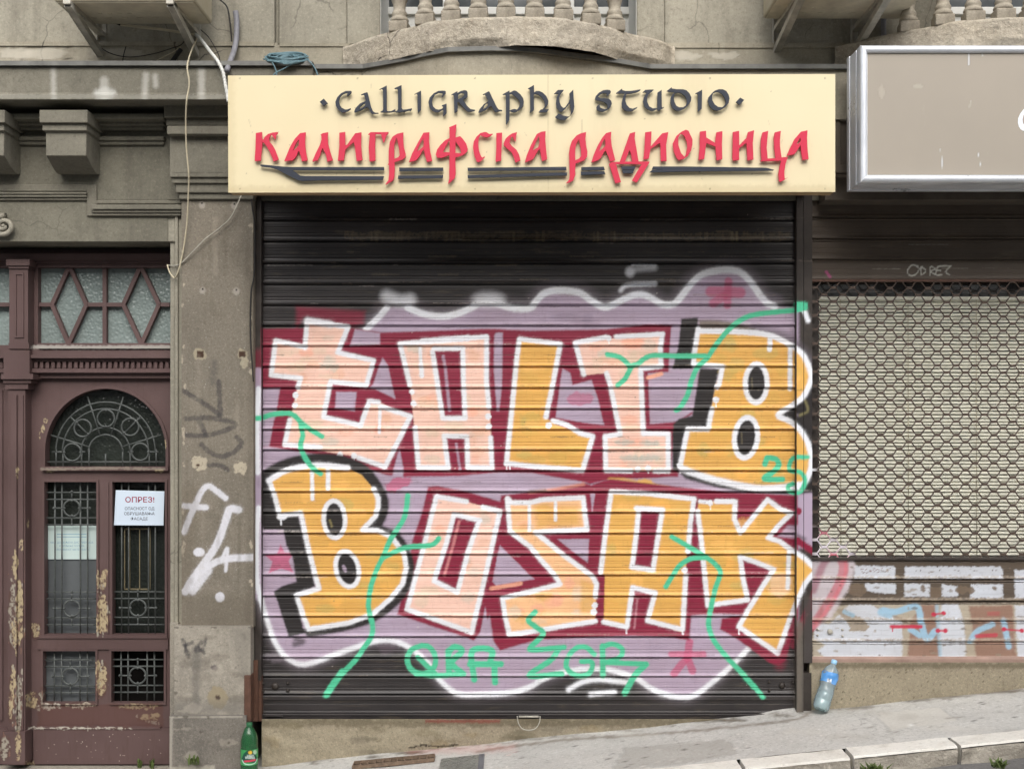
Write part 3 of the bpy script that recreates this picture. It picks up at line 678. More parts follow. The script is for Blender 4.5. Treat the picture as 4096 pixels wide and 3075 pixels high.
g.fill(WR("1400,580 1560,580 1620,760 1640,1105 1390,1105 1370,800"), WH2, 10, .94, 5, 4, .06); g.fill(WR("2120,590 2400,590 2400,1110 2150,1110"), WH2, 10, .94, 5, 4, .06)
g.fill(WR("700,580 1060,740 1060,770 930,720"), (150,134,116), 6, .9, 5); g.fill(WR("350,640 420,620 640,740 690,810 640,850 490,850 490,790"), (160,146,126), 6, .9, 6)
g.stroke(WR("800,660 880,690"), 28, LB, 8, .9); g.stroke(WR("440,655 520,690"), 18, LB, 8, .8)
g.stroke(WR("820,640 950,655 1150,605 1195,760 1250,925 1330,850"), 25, LB, 6); g.stroke(WR("1090,830 1185,890"), 22, LB, 6); g.stroke(WR("1350,600 1385,1100"), 14, LB, 12, .7)
g.stroke(WR("1680,945 1750,850 1900,780"), 22, LB, 7, .9); g.stroke(WR("2010,740 2062,1000"), 22, LB, 7, .9)
g.stroke(WR("905,802 1195,802"), 14, RD, 4, .95, False); g.stroke(WR("910,800 912,850"), 4, RD, 3, 1, False)
for a, b in (("1320,682","1418,670"), ("1362,842","1436,842"), ("2015,828","2190,842")):
    p, q = WR(a)[0], WR(b)[0]; g.stroke([p, q], 8, RD, 5, .8, False); g.blob(*p, 10, 9, RD, 5); g.blob(*q, 9, 9, RD, 5)
g.stroke(WR("1745,895 1935,885"), 16, RD, 6, .75, False); g.fill(WR("1850,655 1975,650 1970,695 1850,695"), RD, 8, .35)
for t, rx, ry in (("1340,465",24,22),("1600,440",26,16),("1690,445",12,14),("1215,420",10,14),("1925,425",8,8),("560,440",44,26)): g.blob(*WR(t)[0], rx, ry, (116,100,84), 6, .9, 7)
for k in range(40):
    x, y = rs.uniform(600, 900), rs.uniform(225, 275); g.blob(*WR(f"{x},{y}")[0], 2.2, 2, (120,90,84), 2, .8)
for x in (1150,1190,1380,1530,1565,1720,1905,1940): g.blob(*WR(f"{x},{250+rs.uniform(-6,6)}")[0], 2.6, 2.6, (70,60,56), 2)
g.fill(WR("60,95 530,108 548,205 480,430 300,725 60,860"), (214,206,214), 16, .85, 6)
g.stroke(WR("415,100 432,250 370,420 240,640 120,800"), 40, RD, 12, .58); g.stroke(WR("435,100 450,250 390,420 260,640 140,800"), 12, (222,120,132), 10, .6)
g.stroke(WR("130,440 210,230 260,140"), 30, (150,60,90), 18, .6)
g.stroke(WR("150,760 210,650 200,590"), 16, (160,90,80), 16, .4)
for j_ in (2318, 2406, 2484, 2568):
    g.fill([(3246,j_-16),(5300,j_-16),(5300,j_-4),(3246,j_-4)], (158,144,124), 6, .55, 6, 3, .4)
    for k in range(60):
        x = rs.uniform(3260, 4400); L = rs.uniform(10, 90); y = j_+rs.choice((-10,-6,4,9)); g.stroke([(x,y),(x+L,y)], rs.uniform(2,5), rs.choice(((96,84,72),(120,108,94),(70,60,52))), 4, .5, False, 4, .7, seed=k)
for k in range(70): g.blob(rs.uniform(3270,4300), rs.uniform(2260,2630), rs.uniform(2,16), rs.uniform(1.5,6), rs.choice(((120,106,92),(150,138,122),(104,90,78))), 4, .65, 5, k)
# spill on the wires of the grille
G3 = Paint(); g = G3
g.fill(tile(3,2)("380,1240 480,1270 560,1330 640,1370 730,1440 760,1520 380,1520"), (220,212,220), 26, .9); g.stroke(tile(3,2)("385,1270 520,1300"), 20, (190,80,100), 12, .8); g.stroke(tile(3,2)("560,1480 660,1500"), 22, RD, 8, .9)
g.fill([(3240,1840),(3262,1830),(3268,1900),(3240,1910)], WHT, 10, .9)
# ------------------------------------------------------------------ tags and stains on the pilaster
G4 = Paint(); g = G4; t0 = tile(0,2); t03 = tile(0,3); t01 = tile(0,1)
SIL=(216,216,222); GRY=(66,64,66)
ps = dict(soft=9, fade=.55)
for t in ("1590,60 1750,160 1895,262", "1890,-20 1905,270", "1610,300 1800,290 2040,350 1800,440 1600,440", "1710,300 1780,440", "1740,520 1830,600 1930,622 2030,580 2085,510 2050,460", "1790,700 1900,702 1965,740"):
    g.stroke(t0(t), 20, GRY, 9, .85, True, 4, .55, 4)
g.stroke(t01("1850,1480 1840,1640"), 30, GRY, 24, .45, True, 8, .6)
for t, w_ in (("1590,1275 1640,1150 1690,1040 1740,930 1800,880 1880,930 1950,985", 26), ("1590,1050 1680,1058 1780,1065", 26), ("2060,1085 1985,1080 1950,1180 1870,1390 1760,1550 1660,1690 1600,1790", 34), ("1690,1650 1800,1570 1950,1510 2210,1495", 32), ("1855,1560 1920,1500 1965,1420 1950,1610", 15)):
    g.stroke(t0(t), w_*.86, SIL, 7, 1.0, True, 2, .18, 6)
g.blob(*t0("1720,1450")[0], 23, 18, SIL, 7); g.blob(*t03("1900,172")[0], 19, 20, SIL, 7); g.stroke(t03("1660,110 1720,30 1790,-60"), 40, SIL, 9, .98, True, 3, .3)
for t, rx, ry in (("1720,680",30,30),("2080,720",32,26)): g.blob(*t0(t)[0], rx, ry, (182,172,152), 5, .95, 12, int(rx), 0, .25); 
g.blob(*t0("1710,700")[0], 8, 5, (70,50,40), 5)
for x, y in ((1730,1402),(2092,1402)): g.blob(*t01(f"{x},{y}")[0], 24, 22, (166,157,134), 6, .8, 10); g.fill(t01(f"{x-28},{y-28} {x+30},{y-28} {x+30},{y+28} {x-28},{y+28}"), (70,52,42), 5, 1, 2)
g.blob(*t01("2110,1470")[0], 16, 24, (176,168,146), 6, .9, 10)
for x, y in ((1752,840),(2042,845),(1745,98),(2025,105)): g.blob(*t01(f"{x},{y+14}")[0], 13, 15, (176,170,160), 8, .6, 5); g.blob(*t01(f"{x},{y}")[0], 4, 4, (30,26,24), 3)
for k in range(60): g.blob(rs.uniform(735,1005), rs.uniform(800,2500), rs.uniform(1,3), rs.uniform(1,3), (190,184,172), 2, .7)
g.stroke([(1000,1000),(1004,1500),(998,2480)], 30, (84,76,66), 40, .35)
for k in range(26):
    x = rs.uniform(730,1010); y = rs.uniform(800,2300); g.stroke([(x,y),(x+rs.uniform(-6,6),y+rs.uniform(60,360))], rs.uniform(5,22), rs.choice(((92,84,72),(84,78,68),(172,164,148))), 14, rs.uniform(.12,.34), True, 8, .6, seed=k)
for k in range(22): g.blob(rs.choice((rs.uniform(726,740),rs.uniform(1000,1014))), rs.uniform(820,2500), rs.uniform(3,9), rs.uniform(4,22), (178,168,150), 3, .8, 7, k, 0, .35)
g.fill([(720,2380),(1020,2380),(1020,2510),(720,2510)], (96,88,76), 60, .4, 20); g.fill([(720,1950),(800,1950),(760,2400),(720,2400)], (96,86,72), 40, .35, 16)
G5 = Paint(); g = G5       # lower plinth blocks
for t in ("1580,540 1600,590 1630,690", "1590,590 1660,565", "1600,600 1612,640", "1690,620 1740,560", "1720,610 1760,660", "1780,530 1770,590", "1700,640 1750,620"): g.stroke(t03(t), 13, GRY, 8, .85, True, 5, .5)
g.stroke(t03("1700,640 1690,900 1690,1120"), 34, (84,82,80), 26, .55, True, 8, .3); g.blob(*t03("1855,785")[0], 15, 11, (84,76,80), 6, .8, 5)
g.blob(*t03("1880,1040")[0], 42, 44, (150,138,112), 6, .8, 10); g.blob(*t03("1885,1040")[0], 12, 8, (60,44,40), 6, .9, 4)
g.fill(t03("1505,1080 2170,1060 2170,1200 1505,1200"), (104,102,98), 60, .5); g.fill(t03("1990,430 2170,430 2170,900 2080,900"), (120,116,108), 40, .45)
g.stroke(t03("1470,1210 2090,1205"), 8, (176,170,158), 5, .7); g.stroke(t03("1480,1230 1472,1640"), 12, (176,170,158), 8, .6)
g.fill(t03("1300,1640 1850,1630 1850,1700 1300,1700"), (190,186,170), 14, .5, 10)
for k in range(30): g.blob(rs.uniform(690,1000), rs.uniform(2510,3075), rs.uniform(6,40), rs.uniform(4,24), rs.choice(((120,114,104),(186,178,164),(98,92,84))), 10, .3, 10, k)
for k in range(16): g.blob(rs.choice((rs.uniform(697,706),rs.uniform(990,1002),rs.uniform(700,1000))), rs.choice((2507,2858,2866,rs.uniform(2510,3060))), rs.uniform(3,14), rs.uniform(2,8), (84,78,70), 3, .7, 6, k)
G6 = Paint(); g = G6       # lime runs on the cornice
for t, w_ in (("460,590 462,720 465,850", 20), ("900,700 905,850", 34), ("1260,650 1255,740 1250,850", 24), ("1740,590 1742,850", 26), ("1340,660 1345,740", 20)): g.stroke(tile(0,0)(t), w_, (186,184,176), 20, .65, True, 4)
g.blob(*tile(0,0)("905,810")[0], 44, 26, (196,196,190), 24, .7, 6); g.stroke(tile(0,0)("0,835 1000,838 1960,838"), 16, (160,158,148), 6, .45, False, 4)
G7 = Paint(); g = G7       # patches on the ledge band
for (x,y,rx,ry) in ((60,214,70,24),(190,212,80,26),(470,215,110,20),(2740,225,80,18),(2900,222,60,16)): g.blob(x, y, rx, ry, (196,190,176), 10, .6, 14)
for pts in (((90,200),(95,225),(85,245)),((100,195),(130,188),(280,190)),((240,225),(270,236),(296,246))): g.stroke(list(pts), 4, (44,38,34), 3, .85, True, 4)
G8 = Paint(); g = G8       # base render under the shutters, darker strips below the bars, stains
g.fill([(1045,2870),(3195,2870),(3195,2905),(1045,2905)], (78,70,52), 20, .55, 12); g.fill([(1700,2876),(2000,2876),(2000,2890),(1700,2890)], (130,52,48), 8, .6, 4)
for k in range(26): g.blob(rs.uniform(1060,2700), rs.uniform(2905,3020), rs.uniform(20,70), rs.uniform(5,18), rs.choice(((112,104,78),(104,98,86),(146,130,98),(90,82,62))), 14, .35, 10, k)
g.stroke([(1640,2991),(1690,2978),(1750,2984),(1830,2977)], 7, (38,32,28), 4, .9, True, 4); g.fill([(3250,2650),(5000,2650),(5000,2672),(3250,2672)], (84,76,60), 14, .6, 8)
for k in range(260): g.blob(rs.uniform(3280,4100), rs.uniform(2672,2830), rs.uniform(1,3), rs.uniform(1,2.4), rs.choice(((70,64,52),(180,168,146),(84,78,60))), 2, .8)
G9 = Paint(); g = G9       # litter specks, gum and joints on the pavement
for k in range(70):
    x = rs.uniform(1060, 4096); y = 3062-(x-1045)*0.1014 + rs.uniform(-2, 12); g.blob(x, y, rs.uniform(12,60), rs.uniform(2,6), rs.choice(((96,88,76),(112,104,92),(80,74,64))), 5, rs.uniform(.3,.7), 6, k)
g.fill([(2500,2990),(2900,2955),(2960,3010),(2700,3060),(2450,3075)], (150,147,140), 4, .55, 5); g.fill([(3500,2850),(3760,2825),(3830,2880),(3560,2920)], (196,192,182), 5, .5, 6)
for k in range(16): x = rs.uniform(2100,4050); g.blob(x, 3062-(x-1045)*.1014+rs.uniform(30,130), rs.uniform(4,8), rs.uniform(2,3.4), (92,88,84), 2, .85, 2, k)
for t in ("2060,1420", "730,1420"): pass
for k in range(140):
    x = rs.uniform(1900, 4100); y0 = 3060-(x-1045)*0.1014; y = y0 + rs.uniform(10, 170); d_ = rs.random()
    g.blob(x, y, rs.uniform(1.5, 7), rs.uniform(1, 2.6), (84,80,76) if d_ < .6 else (220,216,208), 3, .8, 2, k)
g.stroke(tile(2,3)("1780,1330 1850,1440 1930,1560 1975,1640"), 7, (104,98,90), 6, .8, True, 3)
g.stroke([(1900,3006),(2090,2978),(2300,2955),(2700,2928),(3060,2892),(3200,2872),(3300,2828),(3700,2790),(4096,2755)], 10, (118,108,96), 10, .7, True, 6)
g.stroke([(1640,3000),(1800,2998),(2050,2990)], 26, (200,120,112), 30, .25, True, 10)
for t in ("1010,1330 1100,1335 1075,1350", "1540,1220 1680,1208", "860,1300 920,1290"): g.stroke(tile(3,3)(t), 4, (120,112,104), 4, .7)
g.blob(*tile(3,3)("1240,1275")[0], 14, 4, (226,226,222), 4, .8, 3)
for k in range(30): g.blob(rs.uniform(2000,4096), 2790+rs.uniform(0,160), rs.uniform(30,110), rs.uniform(6,16), rs.choice(((150,144,134),(196,192,182))), 24, .3, 12, k)
G10 = Paint(); g = G10     # paint loss on the doorway joinery
CH=(176,160,128); CH2=(158,152,138)
for t, rx, ry in (("150,760",6,30),("185,1390",9,24),("130,1560",10,60),("345,445",5,24),("370,375",6,18),("1370,750",18,7),("430,757",20,6),("1425,500",4,34),("240,1220",4,30),("905,1640",12,20),("395,315",7,8)):
    g.blob(*t0(t)[0], rx, ry, CH, 2.5, .95, 9, int(rx*7+ry), 0, .40)
for t, rx, ry, c in (("110,320",14,130,CH2),("170,300",14,130,CH),("130,500",12,60,CH),("160,1100",14,110,CH2),("95,1120",8,60,CH),("40,1480",18,50,CH2),("160,1460",10,60,CH),("110,900",8,80,CH),("310,460",16,32,CH),("280,1060",24,34,CH),("890,30",12,40,CH),("850,60",6,40,CH),("885,300",20,70,CH),("880,400",24,40,CH),("885,880",20,60,CH),("870,960",18,34,CH),("850,850",8,60,CH),("430,1115",48,14,(200,194,180)),("700,1108",60,10,(200,190,170)),("1200,1115",80,12,CH),("1280,1215",38,12,CH),("1340,1195",18,10,CH),("1310,1250",24,8,CH2),("700,1305",210,4,(186,180,168)),("250,1610",14,10,CH),("360,1050",8,40,CH2)):
    x_, y_ = t03(t)[0]; g.blob(x_, y_, rx*1.1, ry*1.05, (86,60,52), 8, .6, 14, int(ry), 0, .3); g.blob(x_, y_, rx, ry, c, 2.5, .95, 10, int(rx*7+ry), 0, .44)
    for q in range(int(ry/12)+1): g.blob(x_+rs.uniform(-1.4,1.4)*rx, y_+rs.uniform(-1.3,1.3)*ry, rs.uniform(1.5,5), rs.uniform(2,14), rs.choice((c, CH2, (120,92,80))), 2, .9, 4, q)
g.stroke(t01("280,1340 800,1345 1465,1340"), 16, (176,172,164), 8, .75, False, 5); g.stroke(t0("360,735 900,725 1420,735"), 10, (150,140,126), 6, .6, True, 6)
g.fill(t03("330,1100 1410,1100 1410,1290 330,1290"), (92,60,52), 12, .5, 10)
for k in range(40): g.blob(*t03(f"{rs.uniform(320,1400)},{rs.uniform(1350,1600)}")[0], rs.uniform(1,3), rs.uniform(1,3), (200,184,172), 2, .8)
G11 = Paint(); g = G11     # runs on the taupe sign
for t, w_ in (("1735,455 1737,560", 6), ("1857,452 1858,490", 6), ("1492,1290 1512,1475", 4), ("1812,1310 1845,1470", 3)): g.stroke(tile(3,0)(t), w_, (232,236,240), 3, .8, False)
g.stroke(tile(3,0)("1748,870 1742,930"), 5, (226,222,214), 4, .7, False)
g.blob(*tile(3,0)("980,790")[0], 14, 26, (190,180,168), 12, .35, 10); g.blob(*tile(3,0)("1300,750")[0], 22, 8, (190,184,172), 8, .35, 6)
G12 = Paint(); g = G12     # seam, specks and scuffs on the cream sign
g.stroke([(2193,300),(2194,770)], 3, (190,176,132), 3, .55, False); g.stroke([(2327,480),(2328,540)], 2.5, (120,110,90), 2, .6, False, 1, .6)
for k in range(46): g.blob(rs.uniform(930,3330), rs.uniform(312,765), rs.uniform(1,2.6), rs.uniform(1,2.2), rs.choice(((120,108,84),(96,86,70))), 2, .7)
for k in range(14):
    x, y = rs.uniform(930,3300), rs.uniform(320,740); g.stroke([(x,y),(x+rs.uniform(-9,9),y+rs.uniform(6,34))], 2, (150,138,106), 2, .5, False, 1, .6, seed=k)
g.fill([(900,745),(3350,742),(3350,775),(900,775)], (178,160,118), 22, .35, 8); g.fill([(900,295),(940,295),(940,775),(900,775)], (190,174,130), 30, .3, 8)
for x in (960,1430,1900,2370,2840,3300):
    for y in (314, 756): g.blob(x, y, 3.2, 3.2, (150,140,112), 1.5, .8)
# scratched word and pink dab on the brown slats
g = G2
for t in ("1290,640 1245,632 1205,680 1225,720 1270,715 1305,670 1285,640", "1320,650 1325,715 1365,680 1330,645", "1400,720 1405,645 1440,665 1410,685 1445,715", "1510,640 1465,650 1455,715 1500,715", "1460,680 1495,678", "1520,640 1580,640", "1575,640 1535,690 1565,715"): g.stroke(tile(3,1)(t), 6, (216,216,206), 3, .85, True, 2, .2)
g.stroke(tile(3,1)("505,690 535,735"), 12, (190,80,140), 6, .8)
for a, b, y in ((1850,2080,658),(900,1150,664),(1220,1560,455),(1500,1720,660)): g.stroke(tile(3,1)(f"{a},{y} {b},{y}"), 2.5, (190,184,172), 2, .6, False, 2, .6)
# ------------------------------------------------------------------ street
def sheet(name, m, f, xs, ds, paint=None, kind='structure'):
    mb = MB(); mb.grid(xs, ds, lambda x, d: f(x, d), False)
    mb.f = [tuple(reversed(q)) for q in mb.f] if False else mb.f
    return tag(mb.build(name, m, None, paint=paint), kind=kind)
fr = lambda a, b, n: [a + (b-a)*i/n for i in range(n+1)]
KB0, KB1 = 0.72, 0.875                       # kerb stones: back and front edge, metres from the shutter
def pz(x, d, bumpy=0.0):
    z = pave_z(x, d)
    if bumpy: z += bumpy*(mnoise.noise(Vector((x*2.2, d*5, 0)))+0.5*mnoise.noise(Vector((x*6, d*11, 3))))
    e = max(0.0, 0.10-d)/0.10 * min(1, max(0, (x+1.3)*4))      # mortar fillet against the wall
    return z + 0.018*e*e*(0.6+0.8*mnoise.noise(Vector((x*3, 7, 0))))
xsp = fr(-30, -3.2, 20)[:-1] + fr(-3.2, 3.4, 260) + fr(3.4, 30, 20)[1:]
sheet('pavement', M['pavement'], lambda x, d: (x, -d, pz(x, d, 0.006)), xsp, fr(-0.25, KB0-0.004, 60)[::-1][::-1], G9)
ROADDROP = 0.08
sheet('road', M['road'], lambda x, d: (x, -d, pave_z(x, 0.9)-ROADDROP-0.012*min(d-KB1, 3)+0.004*mnoise.noise(Vector((x*3, d*3, 0)))), fr(-90, -4, 20)[:-1]+fr(-4, 4, 120)+fr(4, 90, 20)[1:], fr(KB1-0.05, 3, 30)+fr(3, 80, 20)[1:])
kb = MB(); kx = -9.0; rk = random.Random(5)
joints = [G(3072+665*_s, 2307+1500*_s).x, G(3072+1575*_s, 2307+1410*_s).x, G(2048+1960*_s, 2307+1590*_s).x]
ks = sorted(joints); step = 0.48
edges = [ks[0]-step*i for i in range(18, 0, -1)] + ks + [ks[-1]+step*i for i in range(1, 14)]
for a, b in zip(edges, edges[1:]):
    a += 0.009; b -= 0.009; t = rk.uniform(-.004, .004)
    n = 10; xs = fr(a, b, n)
    def top(x, d): return pave_z(x, 0.8) + 0.006 + t + 0.0035*mnoise.noise(Vector((x*14, d*20, 1)))
    prof = [(KB0, -0.10), (KB0, -0.006), (KB0+0.008, 0), (KB0+0.05, 0), (KB0+0.1, 0), (KB1-0.014, -0.002), (KB1-0.003, -0.012)]
    vs = []; 
    for d, o in prof:
        for x in xs: vs.append((x, -d, top(x, d)+o))
    fs = [((j)*(n+1)+i, (j)*(n+1)+i+1, (j+1)*(n+1)+i+1, (j+1)*(n+1)+i) for j in range(len(prof)-1) for i in range(n)]
    fs = [q[::-1] for q in fs]
    kb.add(vs, fs, False)
    for e in (0, n): kb.add([(xs[e], -d, top(xs[e], d)+o) for d, o in prof] + [(xs[e], -KB1+0.02, pave_z(xs[e], .8)-0.13), (xs[e], -KB0, pave_z(xs[e], .8)-0.13)], [tuple(range(len(prof)+2))])
tag(kb.build('kerb', M['kerb']), kind='structure')
ks_ = MB()                                    # rough hewn face below the whitewash
for a, b in zip(edges, edges[1:]):
    a += 0.009; b -= 0.009; xs = fr(a, b, 14); hs_ = fr(-0.013, -0.125, 6)
    ks_.grid(xs, hs_, lambda x, h: (x, -(KB1-0.003+0.012*mnoise.noise(Vector((x*11, h*16, 2)))), pave_z(x, .8)+0.006+h), False)
tag(ks_.build('kerb_face', M['kerb_side']), kind='structure')

# ------------------------------------------------------------------ unseen house across the street, added to cut low sky light
ob = thing('unseen_street_house', 'unseen plain plastered house added across the street to cut low sky light', 'house', (0, -15.5, 0))
mb = MB(); mb.box3((-30, -24, -5), (30, -15.5, 9.5)); mb.build('wall', simple('pale_house_render', L3(218,213,202), .9, .2, 0, .08, 1), ob)  # pale render picked to bounce fill light onto the facade
mb = MB()
for fl in range(3):
    for i in range(-6, 7): mb = MB(); mb.box3((i*2.4-.5, -15.6, 1.2+fl*3), (i*2.4+.5, -15.47, 2.9+fl*3)); mb.build('window', M['dark_glass'], ob)
# ------------------------------------------------------------------ the building
bld = thing('building', 'weathered grey beige stucco building front with balconies, cornice and old double doors', 'building', (0, 0.3, pave_z(0, 0)))
XL, XR, YT = -1250, 5400, -1500
mb = MB()                                                     # upper storey wall
mb.box(XL, YT, 1098, 178, .05, -.45); mb.box(1098, YT, 1116, 178, .015, -.45); mb.box(1116, YT, 1388, 178, .05, -.45)
mb.box(1388, YT, 1520, 178, .072, -.45); mb.box(2548, YT, 2658, 178, .072, -.45); mb.box(2658, YT, 3752, 178, .05, -.45); mb.box(4760, YT, XR, 178, .05, -.45)
mb.box(1516, YT, 2552, 178, -.40, -.45); mb.box(3748, YT, 4764, 178, -.40, -.45)
mb.build('upper_wall', M['stucco_up'], bld, bevel=.006)
mb = MB()                                                     # reveals of the balcony doors
for x0, x1 in ((1520, 1524), (2544, 2548), (3752, 3757), (4756, 4760)): mb = MB(); mb.box(x0, YT, x1, 178, .06, -.40); mb.build('window_reveal', M['white_wood'], bld)

def french(xa, xb):
    w_ = MB(); n = 4
    xs = fr(xa, xb, n)
    for i, x in enumerate(xs): w_.box(x-9, YT, x+9, 150, -.33, -.38)
    w_.box(xa, 28, xb, 58, -.325, -.38); w_.box(xa, 58, xb, 150, -.345, -.38); w_.box(xa, -420, xb, -390, -.325, -.38)
    for i in range(n):
        for yy in (-160, -60): w_.box(xs[i]+9, yy, xs[i+1]-9, yy+14, -.335, -.38)
    f = w_.build('window', M['white_wood'], bld, bevel=.004)
    gl = MB(); gl.box(xa+2, YT, xb-2, 40, -.36, -.375); gl.build('pane', M['window_dark'], f)
french(1526, 2542); french(3760, 4754)
mb = MB()                                                     # plinth course of the upper storey
mb.grid(fr(XL, 1110, 90), fr(172, 262, 14), lambda x, y: P(x, y, .085+.004*mnoise.noise(Vector((x*.01, y*.02, 0)))))
mb.grid(fr(1106, 1400, 24), fr(184, 275, 10), lambda x, y: P(x, y, .085)); mb.grid(fr(2640, 4000, 90), fr(172, 270, 14), lambda x, y: P(x, y, .085+.004*mnoise.noise(Vector((x*.01, y*.02, 0)))))
mb.box(XL, 168, 1096, 184, .094, -.2); mb.box(1118, 174, 1398, 186, .092, -.2); mb.box(2690, 178, 3930, 192, .092, -.2); mb.box(XL, 180, 4000, 400, .08, -.2)
mb.build('ledge_band', M['stucco_band'], bld, paint=G7)
# lower walls
mb = MB(); mb.box(XL, 398, 740, 800, .05, -.45); mb.box(XL, 799, 672, 967, .05, -.45); mb.box(XL, 960, -575, 3200, .05, -.45); mb.build('doorway_wall', M['stucco_dark'], bld, bevel=.004)
mb = MB(); mb.box(730, 398, 5400, 800, .03, -.45); mb.build('shop_lintel', M['stucco_dark'], bld)
mb = MB(); mb.box(XL, 950, XR, 3300, -.46, -.70); mb.build('light_block_backing', M['dark'], bld)  # black backing added behind the facade to block light
mb = MB()                                                     # jamb of the doorway
mb.box(680, 968, 700, 3300, .03, -.45); mb.box(698, 800, 712, 3300, .055, -.3); mb.box(711, 800, 730, 3300, .04, -.3)
mb.box(668, 800, 700, 967, .045, -.3)
mb.build('door_jamb', M['stucco_up'], bld, bevel=.006)
mb = MB(); mb.box(-590, 968, -550, 3300, .03, -.45); mb.build('door_jamb', M['stucco_up'], bld, bevel=.006)
mb = MB(); mb.grid(fr(726, 1013, 100), fr(790, 2508, 420), lambda x, y: P(x, y, .10)); a = P(726, 2508, .10); b = P(1013, 790, .10)
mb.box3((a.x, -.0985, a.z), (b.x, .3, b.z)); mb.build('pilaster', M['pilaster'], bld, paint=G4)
mb = MB()
mb.grid(fr(697, 1002, 80), fr(2504, 2860, 100), lambda x, y: P(x, y, .13)); a = P(697, 2860, .13); b = P(1002, 2504, .13); mb.box3((a.x, -.1285, a.z), (b.x, .3, b.z))
mb.box(680, 2490, 712, 2860, .075, -.3)
mb.build('pilaster_plinth', M['plinth'], bld, paint=G5, bevel=0)
mb = MB(); mb.grid(fr(678, 985, 80), fr(2862, 3160, 80), lambda x, y: P(x, y, .16)); a = P(678, 3200, .16); b = P(985, 2862, .16); mb.box3((a.x, -.1585, a.z), (b.x, .3, b.z))
mb.build('pilaster_base', M['plinth_dark'], bld, paint=G5)
mb = MB()                                                     # capital
for x, y0, y1, d in ((655, 398, 470, .20), (664, 470, 503, .17), (667, 503, 537, .215), (678, 537, 709, .165), (688, 709, 733, .15), (702, 734, 771, .135), (716, 772, 797, .12)): mb.box(x, y0, 1013, y1, d, -.3)
mb.build('pilaster_capital', M['cornice'], bld, bevel=.005)
mb = MB(); mb.prism([(690,556),(690,690),(1013,690),(1013,556)], .1665, .16, [[(697,560),(1010,560),(1010,684),(697,684)][::-1]]); mb.build('capital_border', M['cornice'], bld)
# cornice
mb = MB(); mb.grid(fr(XL, 1250, 500), fr(270, 398, 32), lambda x, y: P(x, y, .31 if y < 376 else .325)); a = P(XL, 398, .325); b = P(1250, 270, .31)
mb.box3((a.x, -.3085, a.z+.001), (b.x, .2, b.z)); mb.box(XL, 377, 1250, 398, .3235, .2)
mb.build('cornice', M['cornice'], bld, paint=G6)
mb = MB()
for y0, y1, d in ((455, 476, .19), (478, 500, .13), (502, 518, .10), (545, 562, .085), (563, 580, .07)): mb.box(XL, y0, 655, y1, d, -.2)
mb.build('bed_moulding', M['stucco_dark'], bld, bevel=.006)
def corbel():
    c = MB()
    def xp(x0, x1, d, ys):                                     # side profile pushed along x
        X0 = P(x0, 500, d).x; X1 = P(x1, 500, d).x
        n = len(ys); v = [(X0, -dd, z) for dd, z in ys] + [(X1, -dd, z) for dd, z in ys]
        c.add(v, [tuple(range(n)), tuple(range(2*n-1, n-1, -1))] + [((i+1) % n, i, i+n, (i+1) % n+n) for i in range(n)])
    z = lambda y, d: P(0, y, d).z
    zt, zb = z(528, .26), z(623, .26)
    arc = [(.26-.21*t, zb-.055*math.sin(t*math.pi*.5)**2-.02*math.sin(t*math.pi)) for t in fr(.12, 1, 8)]
    xp(183, 345, .26, [(.05, zt), (.26, zt), (.26, zb), (.245, zb-.004)] + arc + [(.03, zb-.06)])
    for x0, x1, y0, y1, d in ((169, 346, 495, 523, .28), (157, 350, 440, 491, .30)): c.box(x0, y0, x1, y1, d, .0)
    c.box(176, 523, 346, 529, .268, .0)
    return c
cb = corbel().build('corbel', M['cornice'], bld, bevel=.004)
c2 = cb.copy(); COL.objects.link(c2); c2.parent = bld; c2.location = (-.427, 0, 0)
c3 = cb.copy(); COL.objects.link(c3); c3.parent = bld; c3.location = (-.854, 0, 0)
# stepped moulding over the doorway
mb = MB()
for y0, y1, d in ((738, 766, .062), (768, 777, .085), (779, 789, .078), (791, 801, .066)): mb.box(XL, y0, 346 if y0 > 767 else 386, y1, d, 0)
mb.box(346, 738, 386, 864, .064, 0)
for y0, y1, d in ((801, 816, .062), (818, 838, .092), (840, 851, .08), (853, 863, .07)): mb.box(366 if y0 > 803 else 384, y0, 724, y1, d, 0)
mb.build('door_hood_moulding', M['cornice'], bld, bevel=.005, seg=3)
mb = MB(); c0 = (14, 905); pts = []; rr = []
for i in range(60):
    t = i/59; a = -1.4 - t*11.0; r = 44*(1-t)**.85 + 5
    pts.append(P(c0[0]+r*math.cos(a), c0[1]+r*math.sin(a)*.86, .075+.02*t)); rr.append(.017*(1-.45*t))
mb.tube([P(-150, 850, .07), P(-60, 862, .07)] + pts, [.017, .017] + rr, 10); mb.lathe([(0.001, .0), (.014, .004), (.001, .02)], 12, Matrix.Translation(P(*c0, .085)) @ Matrix.Rotation(R(90), 4, 'X'))
mb.build('scroll_ornament', M['stucco_up'], bld)
mb = MB(); mb.box(-640, 3052, 690, 3300, .10, -.40); 
st = P(0, 3056, -.18).z; mb = MB(); mb.box3((-3.6, -.10, st-.3), (P(692, 0, .03).x, .35, st)); mb.build('doorstep', M['plinth'], bld, bevel=.008)
# base render below the shutters
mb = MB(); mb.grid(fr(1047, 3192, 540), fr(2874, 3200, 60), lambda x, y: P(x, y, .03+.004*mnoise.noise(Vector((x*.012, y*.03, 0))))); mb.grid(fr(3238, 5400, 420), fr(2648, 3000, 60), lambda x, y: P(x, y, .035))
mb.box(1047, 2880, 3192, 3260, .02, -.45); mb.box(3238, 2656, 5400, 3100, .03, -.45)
mb.build('base_wall', M['sill'], bld, paint=G8)
